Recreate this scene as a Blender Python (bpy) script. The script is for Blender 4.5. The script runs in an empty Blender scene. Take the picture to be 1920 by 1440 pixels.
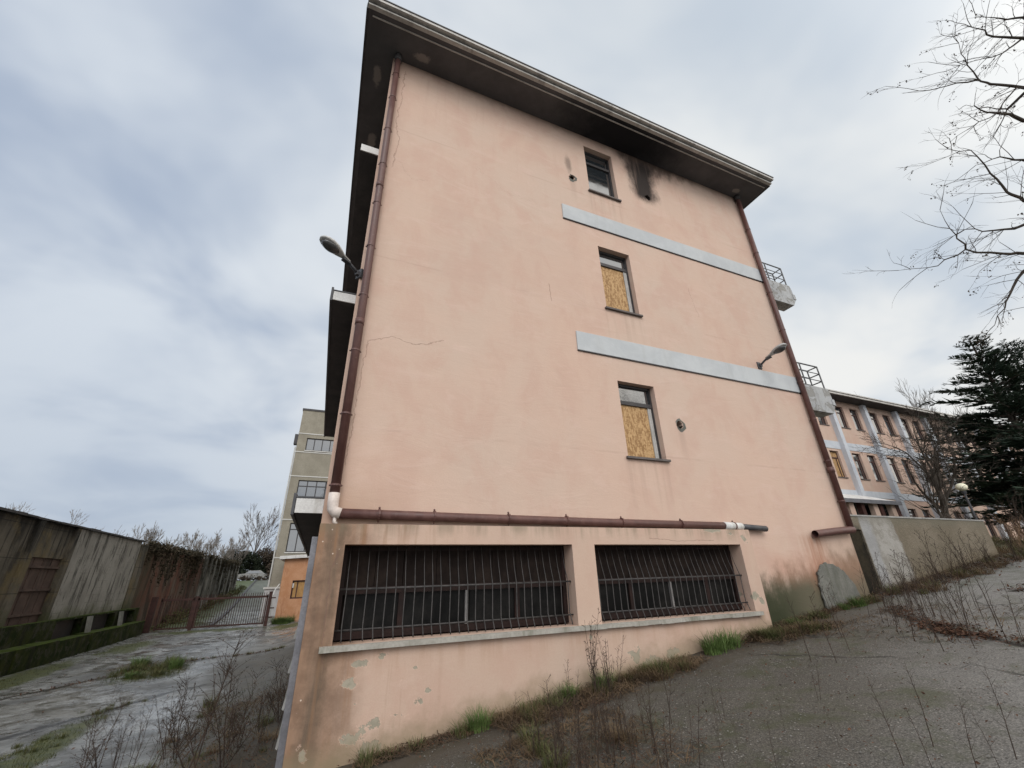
import bpy, bmesh, math, random
from mathutils import Vector, Matrix, Quaternion
from mathutils.geometry import tessellate_polygon

S = bpy.context.scene
COL = S.collection
R = math.radians

# ------------------------------------------------------------------ camera
cam_d = bpy.data.cameras.new("camera")
cam = bpy.data.objects.new("camera", cam_d)
COL.objects.link(cam)
cam.matrix_world = Matrix(((0.92148121, -0.1390305, -0.36268845, 0),
                           (-0.38751974, -0.39270459, -0.8340333, 0),
                           (-0.02647335, 0.90909495, -0.41574696, 0),
                           (0, 0, 0, 1)))
cam_d.sensor_width = 36
cam_d.lens = 785.2178 / 1920 * 36
cam_d.clip_start = 0.05
cam_d.clip_end = 2000
S.camera = cam

# ------------------------------------------------------------------ light
SUN_AZ, SUN_EL = 200, 40            # azimuth clockwise from +Y
S.view_settings.view_transform = 'Standard'
S.view_settings.look = 'None'
S.view_settings.gamma = 1
S.view_settings.exposure = 0.22
S.render.engine = 'CYCLES'

sun_d = bpy.data.lights.new("sun", 'SUN')
sun = bpy.data.objects.new("sun", sun_d)
COL.objects.link(sun)
sun_d.energy = 1.12
sun_d.angle = R(30)
sun_d.color = (1, .965, .91)
sv = Vector((math.sin(R(SUN_AZ)) * math.cos(R(SUN_EL)), math.cos(R(SUN_AZ)) * math.cos(R(SUN_EL)), math.sin(R(SUN_EL))))
sun.rotation_euler = sv.to_track_quat('Z', 'Y').to_euler()

# ------------------------------------------------------------------ node helpers
T = None


def put(sock, v):
    if isinstance(v, bpy.types.NodeSocket):
        T.links.new(v, sock)
    elif isinstance(v, (tuple, list)) and len(v) == 3 and sock.type == 'RGBA':
        sock.default_value = (*v, 1)
    else:
        sock.default_value = v


def M(op, *a):
    n = T.nodes.new('ShaderNodeMath')
    n.operation = op
    for i, v in enumerate(a):
        put(n.inputs[i], v)
    return n.outputs[0]


def add(a, b): return M('ADD', a, b)
def sub(a, b): return M('SUBTRACT', a, b)
def mul(a, b): return M('MULTIPLY', a, b)
def div(a, b): return M('DIVIDE', a, b)
def mx(a, b): return M('MAXIMUM', a, b)
def mn(a, b): return M('MINIMUM', a, b)
def ab(a): return M('ABSOLUTE', a)


def ss(x, a, b, lo=0.0, hi=1.0):
    if a > b:
        a, b, lo, hi = b, a, hi, lo
    n = T.nodes.new('ShaderNodeMapRange')
    n.interpolation_type = 'SMOOTHSTEP'
    put(n.inputs[0], x)
    n.inputs[1].default_value = a
    n.inputs[2].default_value = b
    n.inputs[3].default_value = lo
    n.inputs[4].default_value = hi
    return n.outputs[0]


def vmul(v, s):
    n = T.nodes.new('ShaderNodeVectorMath')
    n.operation = 'MULTIPLY'
    put(n.inputs[0], v)
    n.inputs[1].default_value = s
    return n.outputs[0]


def noise(v, scale, detail=4, rough=.6, dist=0.0):
    n = T.nodes.new('ShaderNodeTexNoise')
    put(n.inputs['Vector'], v)
    n.inputs['Scale'].default_value = scale
    n.inputs['Detail'].default_value = detail
    n.inputs['Roughness'].default_value = rough
    n.inputs['Distortion'].default_value = dist
    return n.outputs[0]


def vor(v, scale, feature='F1', rnd=1.0, out=0):
    n = T.nodes.new('ShaderNodeTexVoronoi')
    n.feature = feature
    put(n.inputs['Vector'], v)
    n.inputs['Scale'].default_value = scale
    n.inputs['Randomness'].default_value = rnd
    return n.outputs[out]


def mix(f, a, b):
    n = T.nodes.new('ShaderNodeMix')
    n.data_type = 'RGBA'
    put(n.inputs[0], f)
    put(n.inputs[6], a)
    put(n.inputs[7], b)
    return n.outputs[2]


def pos():
    return T.nodes.new('ShaderNodeNewGeometry').outputs['Position']


def objc():
    return T.nodes.new('ShaderNodeTexCoord').outputs['Object']


def xyz(v):
    n = T.nodes.new('ShaderNodeSeparateXYZ')
    put(n.inputs[0], v)
    return n.outputs


def seg(x, y, ax, ay, bx, by):
    """distance in the plane to a segment"""
    dx, dy = bx - ax, by - ay
    L = dx * dx + dy * dy
    t = M('DIVIDE', add(mul(sub(x, ax), dx), mul(sub(y, ay), dy)), L)
    t = mn(mx(t, 0.0), 1.0)
    ex = sub(sub(x, ax), mul(t, dx))
    ey = sub(sub(y, ay), mul(t, dy))
    return M('SQRT', add(mul(ex, ex), mul(ey, ey)))


def ell(x, z, x0, z0, rx, rz):
    """1 in the middle, 0 on the rim, negative outside"""
    u = div(sub(x, x0), rx)
    w = div(sub(z, z0), rz)
    return sub(1.0, M('SQRT', add(mul(u, u), mul(w, w))))


MATS = {}


def begin(name):
    global T
    m = bpy.data.materials.new(name)
    m.use_nodes = True
    T = m.node_tree
    T.nodes.clear()
    MATS[name] = m
    return m


def finish(base, rough=.8, bump=None, bstr=.3, bdist=.02, metal=0.0, spec=.4, ior=1.5):
    o = T.nodes.new('ShaderNodeOutputMaterial')
    b = T.nodes.new('ShaderNodeBsdfPrincipled')
    put(b.inputs['Base Color'], base)
    put(b.inputs['Roughness'], rough)
    put(b.inputs['Metallic'], metal)
    put(b.inputs['Specular IOR Level'], spec)
    b.inputs['IOR'].default_value = ior
    if bump is not None:
        n = T.nodes.new('ShaderNodeBump')
        n.inputs['Strength'].default_value = bstr
        n.inputs['Distance'].default_value = bdist
        put(n.inputs['Height'], bump)
        T.links.new(n.outputs[0], b.inputs['Normal'])
    T.links.new(b.outputs[0], o.inputs[0])


def stone(name, c1, c2, scale=3, rough=.85, bstr=.3, fine=40, dirt=None, spec=.3, metal=0.0, local=False):
    begin(name)
    p = objc() if local else pos()
    f = noise(p, scale, 5, .65)
    g = noise(p, fine, 3, .6)
    c = mix(ss(f, .35, .65), c1, c2)
    c = mix(ss(g, .3, .7, 0, .35), c, tuple(q * .6 for q in c1))
    if dirt:
        d = noise(vmul(p, (2.5, 2.5, .5)), 1.3, 5, .7)
        c = mix(ss(d, .5, .68, 0, .75), c, dirt)
    finish(c, rough, add(mul(g, .6), f), bstr, .01, metal, spec)
    return MATS[name]


# ------------------------------------------------------------------ sky (world)
def make_world():
    global T
    w = bpy.data.worlds.new("World")
    S.world = w
    w.use_nodes = True
    T = w.node_tree
    T.nodes.clear()
    out = T.nodes.new('ShaderNodeOutputWorld')
    bg = T.nodes.new('ShaderNodeBackground')
    bg.inputs[1].default_value = .1
    sky = T.nodes.new('ShaderNodeTexSky')
    sky.sky_type = 'NISHITA'
    sky.sun_disc = False
    sky.sun_elevation = R(SUN_EL)
    sky.sun_rotation = R(SUN_AZ)
    d = T.nodes.new('ShaderNodeTexCoord').outputs['Generated']
    x, y, z = xyz(d)
    zz = mx(z, .0)
    # cloud deck seen in perspective
    den = add(zz, .32)
    cx = T.nodes.new('ShaderNodeCombineXYZ')
    put(cx.inputs[0], div(x, den))
    put(cx.inputs[1], div(y, den))
    p = cx.outputs[0]
    ps = vmul(p, (1.0, 1.15, 1))
    n1 = noise(ps, 1.9, 4, .5, .3)
    n2 = noise(ps, .8, 2, .5, .2)
    cl = add(mul(n1, .65), mul(n2, .35))
    lit = mul(ss(cl, .36, .57), ss(zz, .03, .3, .8, 1.0))
    # bright side of the deck lies towards +X (right) and behind the viewer
    right = ss(add(mul(x, 1.0), mul(z, .12)), -.35, .6)
    low = ss(zz, .55, .02)
    colr = mix(right, (6.0, 6.5, 7.1), (7.3, 7.5, 7.55))
    darkc = mix(right, (3.55, 4.2, 5.3), (5.0, 5.6, 6.3))
    c = mix(lit, darkc, colr)
    glow = mul(right, ss(zz, .75, .2))
    c = mix(mul(glow, mul(lit, .9)), c, (7.9, 7.85, 7.6))
    # duller, bluer band down to the left horizon
    c = mix(mul(mul(low, .6), sub(1.0, right)), c, (3.95, 4.5, 5.3))
    back = ss(mul(y, -1.0), -.25, .7)
    bk = T.nodes.new('ShaderNodeMix')
    bk.data_type = 'RGBA'
    bk.blend_type = 'MULTIPLY'
    put(bk.inputs[0], back)
    put(bk.inputs[6], c)
    put(bk.inputs[7], (2.5, 2.35, 2.2))
    c = bk.outputs[2]
    c = mix(ss(z, -.02, -.12), c, (.9, .85, .8))
    c = mix(.95, sky.outputs[0], c)
    put(bg.inputs[0], c)
    T.links.new(bg.outputs[0], out.inputs[0])


make_world()

# ------------------------------------------------------------------ geometry helpers


def root_of(o):
    while o.parent:
        o = o.parent
    return o


class MB:
    """collects shapes in world coordinates and links them as one mesh object"""

    def __init__(s):
        s.v = []
        s.f = []

    def face(s, pts):
        n = len(s.v)
        s.v += [tuple(p) for p in pts]
        s.f.append(tuple(range(n, n + len(pts))))
        return s

    def box(s, a, b):
        (x0, y0, z0), (x1, y1, z1) = a, b
        n = len(s.v)
        s.v += [(x0, y0, z0), (x1, y0, z0), (x1, y1, z0), (x0, y1, z0), (x0, y0, z1), (x1, y0, z1), (x1, y1, z1), (x0, y1, z1)]
        for q in ((0, 3, 2, 1), (4, 5, 6, 7), (0, 1, 5, 4), (1, 2, 6, 5), (2, 3, 7, 6), (3, 0, 4, 7)):
            s.f.append(tuple(n + i for i in q))
        return s

    def prism(s, poly, dirv):
        """polygon (list of 3-d points) swept by dirv"""
        n = len(s.v)
        k = len(poly)
        dv = Vector(dirv)
        s.v += [tuple(p) for p in poly] + [tuple(Vector(p) + dv) for p in poly]
        s.f.append(tuple(range(n + k - 1, n - 1, -1)))
        s.f.append(tuple(range(n + k, n + 2 * k)))
        for i in range(k):
            j = (i + 1) % k
            s.f.append((n + i, n + j, n + k + j, n + k + i))
        return s

    def tube(s, path, r, k=8, cap=True):
        path = [Vector(p) for p in path]
        rs = r if isinstance(r, (list, tuple)) else [r] * len(path)
        n0 = len(s.v)
        ref = None
        for i, p in enumerate(path):
            t = (path[min(i + 1, len(path) - 1)] - path[max(i - 1, 0)])
            if t.length < 1e-9:
                t = Vector((0, 0, 1))
            t.normalize()
            if ref is None:
                ref = Vector((0, 0, 1)) if abs(t.z) < .9 else Vector((1, 0, 0))
            u = t.cross(ref)
            if u.length < 1e-6:
                u = t.orthogonal()
            u.normalize()
            w = u.cross(t)
            ref = w
            for j in range(k):
                a = 2 * math.pi * j / k
                s.v.append(tuple(p + (u * math.cos(a) + w * math.sin(a)) * rs[i]))
        for i in range(len(path) - 1):
            for j in range(k):
                a = n0 + i * k + j
                b = n0 + i * k + (j + 1) % k
                s.f.append((a, b, b + k, a + k))
        if cap:
            s.f.append(tuple(range(n0 + k - 1, n0 - 1, -1)))
            e = n0 + (len(path) - 1) * k
            s.f.append(tuple(range(e, e + k)))
        return s

    def ball(s, c, r, nu=10, nv=7, q=None):
        c = Vector(c)
        rx, ry, rz = r if isinstance(r, (tuple, list)) else (r, r, r)
        n = len(s.v)
        for i in range(nv + 1):
            th = math.pi * i / nv
            for j in range(nu):
                ph = 2 * math.pi * j / nu
                v = Vector((rx * math.sin(th) * math.cos(ph), ry * math.sin(th) * math.sin(ph), rz * math.cos(th)))
                if q is not None:
                    v = q @ v
                s.v.append(tuple(c + v))
        for i in range(nv):
            for j in range(nu):
                a = n + i * nu + j
                b = n + i * nu + (j + 1) % nu
                s.f.append((a, a + nu, b + nu, b))
        return s

    def holed(s, outer, holes, y0, depth, cap=()):
        """plate in a plane of constant y, with holes whose reveals run back by depth"""
        loops = [[Vector((x, y0, z)) for x, z in outer]] + [[Vector((x, y0, z)) for x, z in h] for h in holes]
        flat = [v for l in loops for v in l]
        n = len(s.v)
        s.v += [tuple(v) for v in flat]
        for t in tessellate_polygon(loops):
            a, b, c = (flat[i] for i in t)
            if (b - a).cross(c - a).y > 0:
                t = (t[0], t[2], t[1])
            s.f.append(tuple(n + i for i in t))
        for hi, h in enumerate(holes):
            dd = depth[hi] if isinstance(depth, list) else depth
            k = len(h)
            m = len(s.v)
            s.v += [(x, y0, z) for x, z in h] + [(x, y0 + dd, z) for x, z in h]
            for i in range(k):
                j = (i + 1) % k
                s.f.append((m + i, m + j, m + k + j, m + k + i))
            if hi in cap:
                s.f.append(tuple(range(m + k, m + 2 * k)))
        return s

    def build(s, name, mat, parent=None, origin=None, smooth=False, bevel=0):
        me = bpy.data.meshes.new(name)
        if parent is not None:
            off = root_of(parent).location
        else:
            off = Vector(origin or (0, 0, 0))
        me.from_pydata([(v[0] - off[0], v[1] - off[1], v[2] - off[2]) for v in s.v], [], s.f)
        me.materials.append(mat)
        if smooth:
            for p in me.polygons:
                p.use_smooth = True
        if bevel:
            bm = bmesh.new()
            bm.from_mesh(me)
            bmesh.ops.remove_doubles(bm, verts=bm.verts, dist=1e-5)
            es = [e for e in bm.edges if len(e.link_faces) == 2 and e.calc_face_angle(0) > .6]
            bmesh.ops.bevel(bm, geom=es, offset=bevel, segments=2, affect='EDGES', profile=.6)
            bm.to_mesh(me)
            bm.free()
        me.update()
        o = bpy.data.objects.new(name, me)
        COL.objects.link(o)
        if parent is not None:
            o.parent = parent
        else:
            o.location = off
        return o


def tag(o, label=None, cat=None, group=None, kind=None):
    if label: o['label'] = label
    if cat: o['category'] = cat
    if group: o['group'] = group
    if kind: o['kind'] = kind
    return o


def thing(name, loc, label, cat, group=None):
    o = bpy.data.objects.new(name, None)
    COL.objects.link(o)
    o.location = loc
    o.empty_display_size = .2
    return tag(o, label, cat, group)


def copy_tree(o, parent=None):
    c = o.copy()
    COL.objects.link(c)
    c.parent = parent
    for ch in list(o.children):
        copy_tree(ch, c)
    return c


def rect(x0, z0, x1, z1):
    return [(x0, z0), (x1, z0), (x1, z1), (x0, z1)]


def blob(cx, cz, r, k=11, seed=0, jit=.3):
    rn = random.Random(seed)
    return [(cx + r * (1 + rn.uniform(-jit, jit)) * math.cos(2 * math.pi * i / k), cz + r * (1 + rn.uniform(-jit, jit)) * math.sin(2 * math.pi * i / k)) for i in range(k)]


# ------------------------------------------------------------------ ground shape
def sm(a, b, x):
    t = min(1, max(0, (x - a) / (b - a)))
    return t * t * (3 - 2 * t)


def gz(x, y):
    sp = math.log1p(math.exp(2 * x)) / 2 if x < 15 else x
    gx = .119 * sp
    if x > 17:
        gx = .119 * 17 + .03 * (x - 17)
    near = -1.55 + gx - .045 * min(max(y, -12), 6.5) + .02 * max(min(x, 0), -20)
    left = -2.12
    if y > 30:
        left += 2.5 * sm(30, 85, y)
    w = sm(5.5, 10, y) * (1 - sm(-1.5, .6, x))
    z = near * (1 - w) + left * w
    if y > 6.12 and x > 10:
        t = 1 if x < 16.5 else sm(6.2, 9.0, y)
        z = z * (1 - t) + (max(.75, z) if x > 16.5 else .75) * t
    return z


# ------------------------------------------------------------------ materials
def pink_base(p, x, z):
    big = noise(p, .35, 4, .6)
    mid = noise(vmul(p, (1, 1, .7)), 1.4, 6, .65, .4)
    sme = noise(vmul(p, (1.0, 1, 3.2)), 1.1, 5, .7, .6)
    fine = noise(p, 60, 3, .7)
    c = mix(ss(big, .3, .7), (.55, .396, .315), (.528, .407, .332))
    c = mix(ss(mid, .42, .66, 0, .55), c, (.50, .335, .268))
    c = mix(ss(sme, .52, .68, 0, .3), c, (.60, .45, .38))
    c = mix(ss(fine, .35, .75, 0, .16), c, (.36, .23, .17))
    return c, mid, sme, fine


def streaks(p, sx=6.0, lo=.52, hi=.72):
    return ss(noise(vmul(p, (sx, sx, .35)), 1.0, 5, .65), lo, hi)


def crack(p, x, z, pts, w=.008, amp=.09):
    """thin wandering crack along a polyline, in the x,z plane"""
    n1 = sub(noise(p, 3.0, 5, .7), .5)
    n2 = sub(noise(vmul(p, (1, 1, 1)), 4.1, 5, .7), .5)
    xx = add(x, mul(n1, amp * 2.5))
    zz = add(z, mul(n2, amp * 2.5))
    m = None
    for a, b in zip(pts, pts[1:]):
        d = seg(xx, zz, *a, *b)
        k = ss(d, w, w * .25)
        m = k if m is None else mx(m, k)
    return m


WIN = [(4.84, 8.56, 5.70, 10.2), (4.84, 5.10, 5.70, 6.80), (4.84, 1.89, 5.72, 3.40)]
begin('pink_plaster')
p = pos()
x, y, z = xyz(p)
c, mid, sme, fine = pink_base(p, x, z)
# soot fan above the burnt hole
sn = sub(noise(vmul(p, (1, 1, .6)), 3.2, 6, .7), .5)
dz = sub(z, 9.05)
wid = add(.30, mul(mx(dz, 0.0), .22))
u = div(ab(sub(sub(x, 6.62), mul(dz, .02))), wid)
so = ss(add(u, mul(sn, 1.3)), 1.45, .45)
so = mul(so, ss(add(dz, mul(sn, .5)), -.25, .05))
so2 = ss(add(sub(10.6, z), add(mul(sn, 1.1), mul(ab(sub(x, 6.8)), .40))), .95, .3)
so = mx(mul(so, .96), mul(so2, mul(ss(x, 5.75, 6.1), .9)))
sp = ss(add(ell(x, z, 6.65, 9.25, .62, .45), mul(sn, 1.5)), .05, .75)
so = mx(so, mul(sp, .8))
# light smoke above the first vent hole
so3 = mul(ss(add(ell(x, z, 4.3, 9.25, .15, .5), mul(sn, 1.2)), .15, .9), .5)
c = mix(mx(so, so3), c, (.016, .014, .014))
# darker band right under the eaves
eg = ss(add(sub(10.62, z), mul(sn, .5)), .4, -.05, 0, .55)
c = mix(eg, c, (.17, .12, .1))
# rain streaks under sills, bands and brackets
st = streaks(p, 7, .53, .75)
c = mix(mul(st, mul(ss(z, 10.8, 6.5, .35, .05), 1.0)), c, (.42, .29, .23))
# run-off below the window sills and the vent holes
sx_ = streaks(p, 9, .42, .66)
for q in WIN:
    m_ = mul(mul(ss(x, q[0] - .12, q[0]), ss(x, q[2] + .12, q[2])), mul(ss(z, q[1] - 1.3, q[1] - .1), ss(z, q[1] + .02, q[1] - .04)))
    c = mix(mul(mul(m_, sx_), .26), c, (.31, .22, .17))
for hx, hz in ((4.36, 8.8), (6.21, 2.64)):
    m_ = mul(ss(add(ab(sub(x, hx)), mul(sn, .12)), .12, .03), mul(ss(z, hz - .9, hz - .1), ss(z, hz + .05, hz - .05)))
    c = mix(mul(m_, .25), c, (.25, .18, .14))
# faint rectangular repaint and horizontal day joints of the plaster
pt = mul(mul(ss(x, 1.0, 1.05), ss(x, 4.35, 4.3)), mul(ss(add(z, mul(sn, .1)), 4.9, 4.95), ss(add(z, mul(sn, .1)), 6.6, 6.55)))
c = mix(mul(pt, .10), c, (.42, .30, .25))
dj = mn(ab(sub(add(z, mul(sn, .05)), 1.95)), mn(ab(sub(add(z, mul(sn, .06)), 5.02)), ab(sub(add(z, mul(sn, .06)), 8.35))))
c = mix(mul(ss(dj, .03, .0), mul(ss(noise(p, .8, 3), .45, .6), .3)), c, (.36, .25, .2))
# damp, mould and rust low on the right
lowm = ss(add(sub(z, mul(sub(x, 7.2), .17)), mul(sn, .9)), -.02, -.55)
lowm = mul(lowm, ss(x, 7.2, 7.5))
c = mix(mul(lowm, .95), c, (.09, .085, .055))
lm2 = mul(ss(add(sub(z, mul(sub(x, 7.2), .17)), mul(sn, .9)), .0, -.75), ss(x, 8.7, 7.6))
c = mix(mul(lm2, .9), c, (.03, .036, .018))
rs = mul(ss(add(ab(sub(x, 9.15)), mul(sn, .35)), .5, .1), mul(ss(z, .66, .5), ss(z, -.7, .1)))
c = mix(mul(rs, mul(add(.25, streaks(p, 9, .35, .7)), .7)), c, (.30, .13, .07))
dp = mul(ss(add(ab(sub(z, -.02)), mul(sn, .4)), .4, .02), ss(x, 7.4, 8.1))
c = mix(mul(dp, .35), c, (.45, .22, .15))
edge = mul(ss(x, 8.9, 10.4), ss(add(z, mul(sn, .8)), 1.2, .3))
c = mix(mul(edge, .25), c, (.25, .17, .12))
# dirt on the left strip just above the ledge
ld = mul(ss(add(x, mul(sn, .5)), 1.3, .0), ss(z, 1.4, .62))
c = mix(mul(ld, .55), c, (.30, .19, .12))
lu = mul(ss(add(x, mul(sn, .6)), .45, .0), .35)
c = mix(lu, c, (.44, .30, .24))
# cracks
ck = crack(p, x, z, [(.23, 10.3), (.24, 9.2), (.16, 8.6), (.27, 8.0), (.22, 7.2)], .012)
ck = mx(ck, crack(p, x, z, [(.12, 1.4), (.2, 3.35), (.55, 3.5), (.95, 3.42), (1.4, 3.6)], .009, .07))
ck = mx(ck, crack(p, x, z, [(3.48, 5.35), (3.5, 4.95)], .012, .04))
ck = mx(ck, mul(crack(p, x, z, [(.3, 7.4), (.6, 7.1), (.9, 7.15)], .007, .16), .5))
ck = mx(ck, crack(p, x, z, [(7.4, 6.3), (7.5, 5.5)], .007, .08))
ck = mx(ck, mul(crack(p, x, z, [(1.9, 8.0), (2.6, 7.6), (3.4, 7.5)], .006, .2), .4))
c = mix(mul(ck, .5), c, (.22, .14, .11))
finish(c, .93, add(add(mul(mid, .5), mul(sme, .8)), sub(mul(fine, .16), mul(ck, .5))), .42, .02, spec=.15)

begin('plinth_plaster')
p = pos()
x, y, z = xyz(p)
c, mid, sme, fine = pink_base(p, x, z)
c = mix(.22, c, (.36, .25, .18))  # whole plinth tinted darker: weaker light low down and grime in one colour
sn = sub(noise(p, 3.4, 6, .7), .5)
sn2 = sub(noise(p, 9, 5, .7), .5)
dirt = mul(ss(add(x, mul(sn, .35)), .75, .25), .85)
dirt = mx(dirt, mul(ss(add(x, mul(sn, .1)), .34, .22), .95))
c = mix(dirt, c, mix(ss(sn, -.15, .15), (.17, .105, .07), (.265, .17, .115)))
c = mix(mul(ss(add(ab(sub(x, .13)), mul(sn, .2)), .17, .02), mul(streaks(p, 4, .3, .6), .95)), c, (.10, .08, .06))
dr = mul(streaks(p, 5.5, .5, .66), mul(ss(x, 2.0, .3), ss(z, .7, -.3, .9, .6)))
c = mix(mul(dr, .9), c, (.25, .14, .08))
top = mul(ss(add(sub(.66, z), mul(sn, .25)), .24, .0), .6)
c = mix(mul(top, streaks(p, 4.5, .4, .62)), c, (.2, .17, .12))
und = mul(ss(add(sub(-.66, z), mul(sn, .25)), .5, -.02), ss(z, -.64, -.7))
c = mix(mul(und, mul(streaks(p, 6, .42, .7), .5)), c, (.36, .23, .15))
wh = mul(ss(vor(p, 14), .16, .05), mul(ss(x, .7, .1), ss(noise(p, 2.0, 3), .5, .62)))
c = mix(wh, c, (.6, .5, .42))
peel = None
for q in [(.48, -1.04, .14, .085), (.58, -.85, .16, .06), (.82, -.80, .10, .06), (.56, -1.23, .07, .06), (.56, -1.53, .20, .16), (.78, -1.62, .22, .11), (.80, -1.43, .12, .10), (1.02, -1.38, .15, .05), (1.27, -1.27, .12, .11), (1.36, -1.19, .1, .05), (1.05, -1.05, .06, .05), (1.2, -.95, .08, .04),
          (4.35, -1.08, .16, .16), (4.62, -1.18, .35, .12), (5.0, -1.1, .25, .12), (6.98, -.42, .16, .10), (7.12, -.52, .13, .13), (7.0, -.98, .2, .1), (6.7, .58, .22, .06), (7.05, .48, .12, .14), (6.3, .63, .5, .05), (3.62, -.82, .05, .06), (.10, -1.6, .10, .14)]:
    e = ell(x, z, *q)
    peel = e if peel is None else mx(peel, e)
pv = add(sub(peel, .42), add(mul(sn, 2.6), mul(sn2, 2.2)))
pm = ss(pv, .12, .2)
rim = mul(ss(pv, .02, .12), sub(1.0, pm))
c = mix(pm, c, mix(ss(sn2, -.1, .12), (.27, .245, .19), (.335, .30, .235)))
c = mix(mul(rim, .4), c, (.68, .48, .38))
foot = mul(ss(add(sub(z, add(mul(x, .122), -1.76)), mul(sn, .5)), .28, -.06), .75)
c = mix(foot, c, (.24, .19, .12))
ck = crack(p, x, z, [(.15, .35), (.12, -.4), (.2, -.9)], .01)
ck = mx(ck, crack(p, x, z, [(4.9, .49), (5.6, .455), (6.3, .47)], .006, .03))
ck = mx(ck, crack(p, x, z, [(6.95, -.72), (7.1, -.9), (7.2, -1.2)], .008))
c = mix(mul(ck, .6), c, (.16, .1, .08))
finish(c, .93, add(add(mul(mid, .5), mul(sme, .4)), sub(mul(fine, .12), mul(pm, .55))), .45, .02, spec=.15)

begin('wing_plaster')
p = pos()
c, mid, sme, fine = pink_base(p, None, None)
c = mix(mul(streaks(p, 2.2, .5, .75), .35), c, (.4, .29, .24))
finish(c, .93, mid, .2, .02, spec=.15)

begin('grey_band')
p = pos()
n = noise(p, 1.2, 6, .7, .5)
c = mix(ss(n, .35, .65), (.42, .435, .445), (.48, .495, .50))
c = mix(mul(streaks(p, 5, .5, .75), .3), c, (.36, .36, .34))
finish(c, .9, noise(p, 30, 3), .2, .01, spec=.15)

begin('wing_grey')
p = pos()
n = noise(p, .8, 6, .7, .5)
c = mix(ss(n, .35, .65), (.46, .49, .53), (.55, .57, .6))
c = mix(mul(streaks(p, 2, .5, .75), .4), c, (.33, .33, .33))
finish(c, .9, n, .2, .01, spec=.15)

begin('soffit_paint')
p = pos()
x, y, z = xyz(p)
n = noise(p, 1.0, 6, .7, .3)
sn = sub(noise(p, 2.5, 5, .7), .5)
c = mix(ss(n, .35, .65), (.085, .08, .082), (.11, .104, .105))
soot = ss(add(ell(x, y, 5.9, 5.6, 2.6, .9), mul(sn, .5)), .0, .7)
c = mix(soot, c, (.018, .018, .02))
pl = mx(mx(ell(x, y, .55, 5.75, .32, .16), ell(x, y, -.35, 6.5, .16, .4)), mx(ell(x, y, -.3, 8.2, .16, .45), ell(x, y, 10.2, 5.75, .2, .12)))
pl = ss(add(pl, mul(sn, 1.6)), .3, .6)
c = mix(mul(pl, .9), c, (.26, .23, .21))
finish(c, .9, n, .2, .01, spec=.15)

begin('brown_pipe')
p = pos()
n = noise(vmul(p, (3, 3, 1)), 2.5, 5, .65)
c = mix(ss(n, .35, .7), (.085, .038, .032), (.125, .06, .05))
c = mix(mul(ss(noise(p, 14, 4, .7), .55, .75), .4), c, (.22, .14, .11))
finish(c, ss(n, .3, .7, .38, .6), noise(p, 20, 3), .1, .01, spec=.4)

begin('osb_board')
p = pos()
v = noise(vmul(p, (1.0, 1, .55)), 1.0, 1, .5)
t1 = vor(vmul(p, (44, 44, 13)), 1.0, out=1)
t2 = vor(vmul(p, (20, 20, 34)), 1.0, out=1)
g1 = T.nodes.new('ShaderNodeSeparateColor')
put(g1.inputs[0], t1)
g2 = T.nodes.new('ShaderNodeSeparateColor')
put(g2.inputs[0], t2)
f = add(mul(g1.outputs[0], .6), mul(g2.outputs[1], .4))
c = mix(ss(f, .2, .8), (.26, .145, .06), (.47, .30, .145))
c = mix(ss(noise(p, 30, 3), .6, .7, 0, .5), c, (.2, .1, .04))
finish(c, .7, f, .25, .01, spec=.3)

begin('window_glass')
p = pos()
n = noise(p, 1.2, 3)
finish((.02, .024, .027), ss(noise(p, 3, 5), .35, .75, .03, .14), n, .03, .02, spec=.5, ior=2.5)
begin('dirty_glass')
p = pos()
n = noise(p, 2.2, 5, .7)
finish(mix(ss(n, .4, .7), (.004, .004, .004), (.014, .013, .012)), ss(n, .3, .7, .3, .6), n, .05, .02, spec=.12)
begin('lamp_glass')
finish((.05, .05, .05), .25, spec=.6)

stone('dark_frame', (.028, .026, .028), (.045, .04, .04), 4, .5, .05, spec=.4)
stone('brown_frame', (.05, .022, .018), (.085, .036, .03), 4, .6, .05, spec=.35)
stone('basement_frame', (.015, .009, .008), (.027, .014, .012), 4, .7, .05, spec=.2)
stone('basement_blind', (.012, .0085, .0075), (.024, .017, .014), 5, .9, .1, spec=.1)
stone('mullion_grey', (.15, .145, .14), (.2, .19, .185), 4, .6, .05)
stone('light_frame', (.34, .33, .31), (.44, .42, .4), 4, .6, .05)
stone('blind_panel', (.032, .022, .018), (.05, .034, .028), 5, .8, .1)
stone('grille_metal', (.032, .030, .029), (.066, .06, .057), 14, .6, .2, 60, spec=.4)
stone('sill_stone', (.29, .275, .24), (.38, .36, .32), 3, .85, .4, 30, dirt=(.12, .12, .085))
stone('dark_sill', (.10, .085, .08), (.14, .12, .11), 5, .7, .2)
stone('fascia_metal', (.42, .40, .37), (.52, .50, .47), 2, .5, .1, dirt=(.2, .19, .18))
stone('roof_edge_dark', (.05, .048, .048), (.075, .07, .07), 3, .6, .1)
stone('canopy_white', (.60, .59, .57), (.70, .69, .67), 3, .85, .3, dirt=(.36, .34, .3))
stone('canopy_shaded', (.05, .048, .05), (.075, .07, .07), 2, .85, .2)
stone('concrete', (.27, .265, .25), (.36, .35, .33), 2.4, .9, .5, 25, dirt=(.12, .115, .1))
stone('white_plastic', (.60, .52, .47), (.68, .61, .56), 5, .45, .05)
stone('dark_metal', (.055, .055, .06), (.09, .09, .095), 5, .5, .1, metal=.2)
stone('grey_metal', (.18, .18, .195), (.25, .25, .27), 3, .5, .1, metal=.3)
stone('lamp_shell', (.42, .42, .41), (.52, .51, .49), 6, .45, .1, dirt=(.2, .2, .19))
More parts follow.
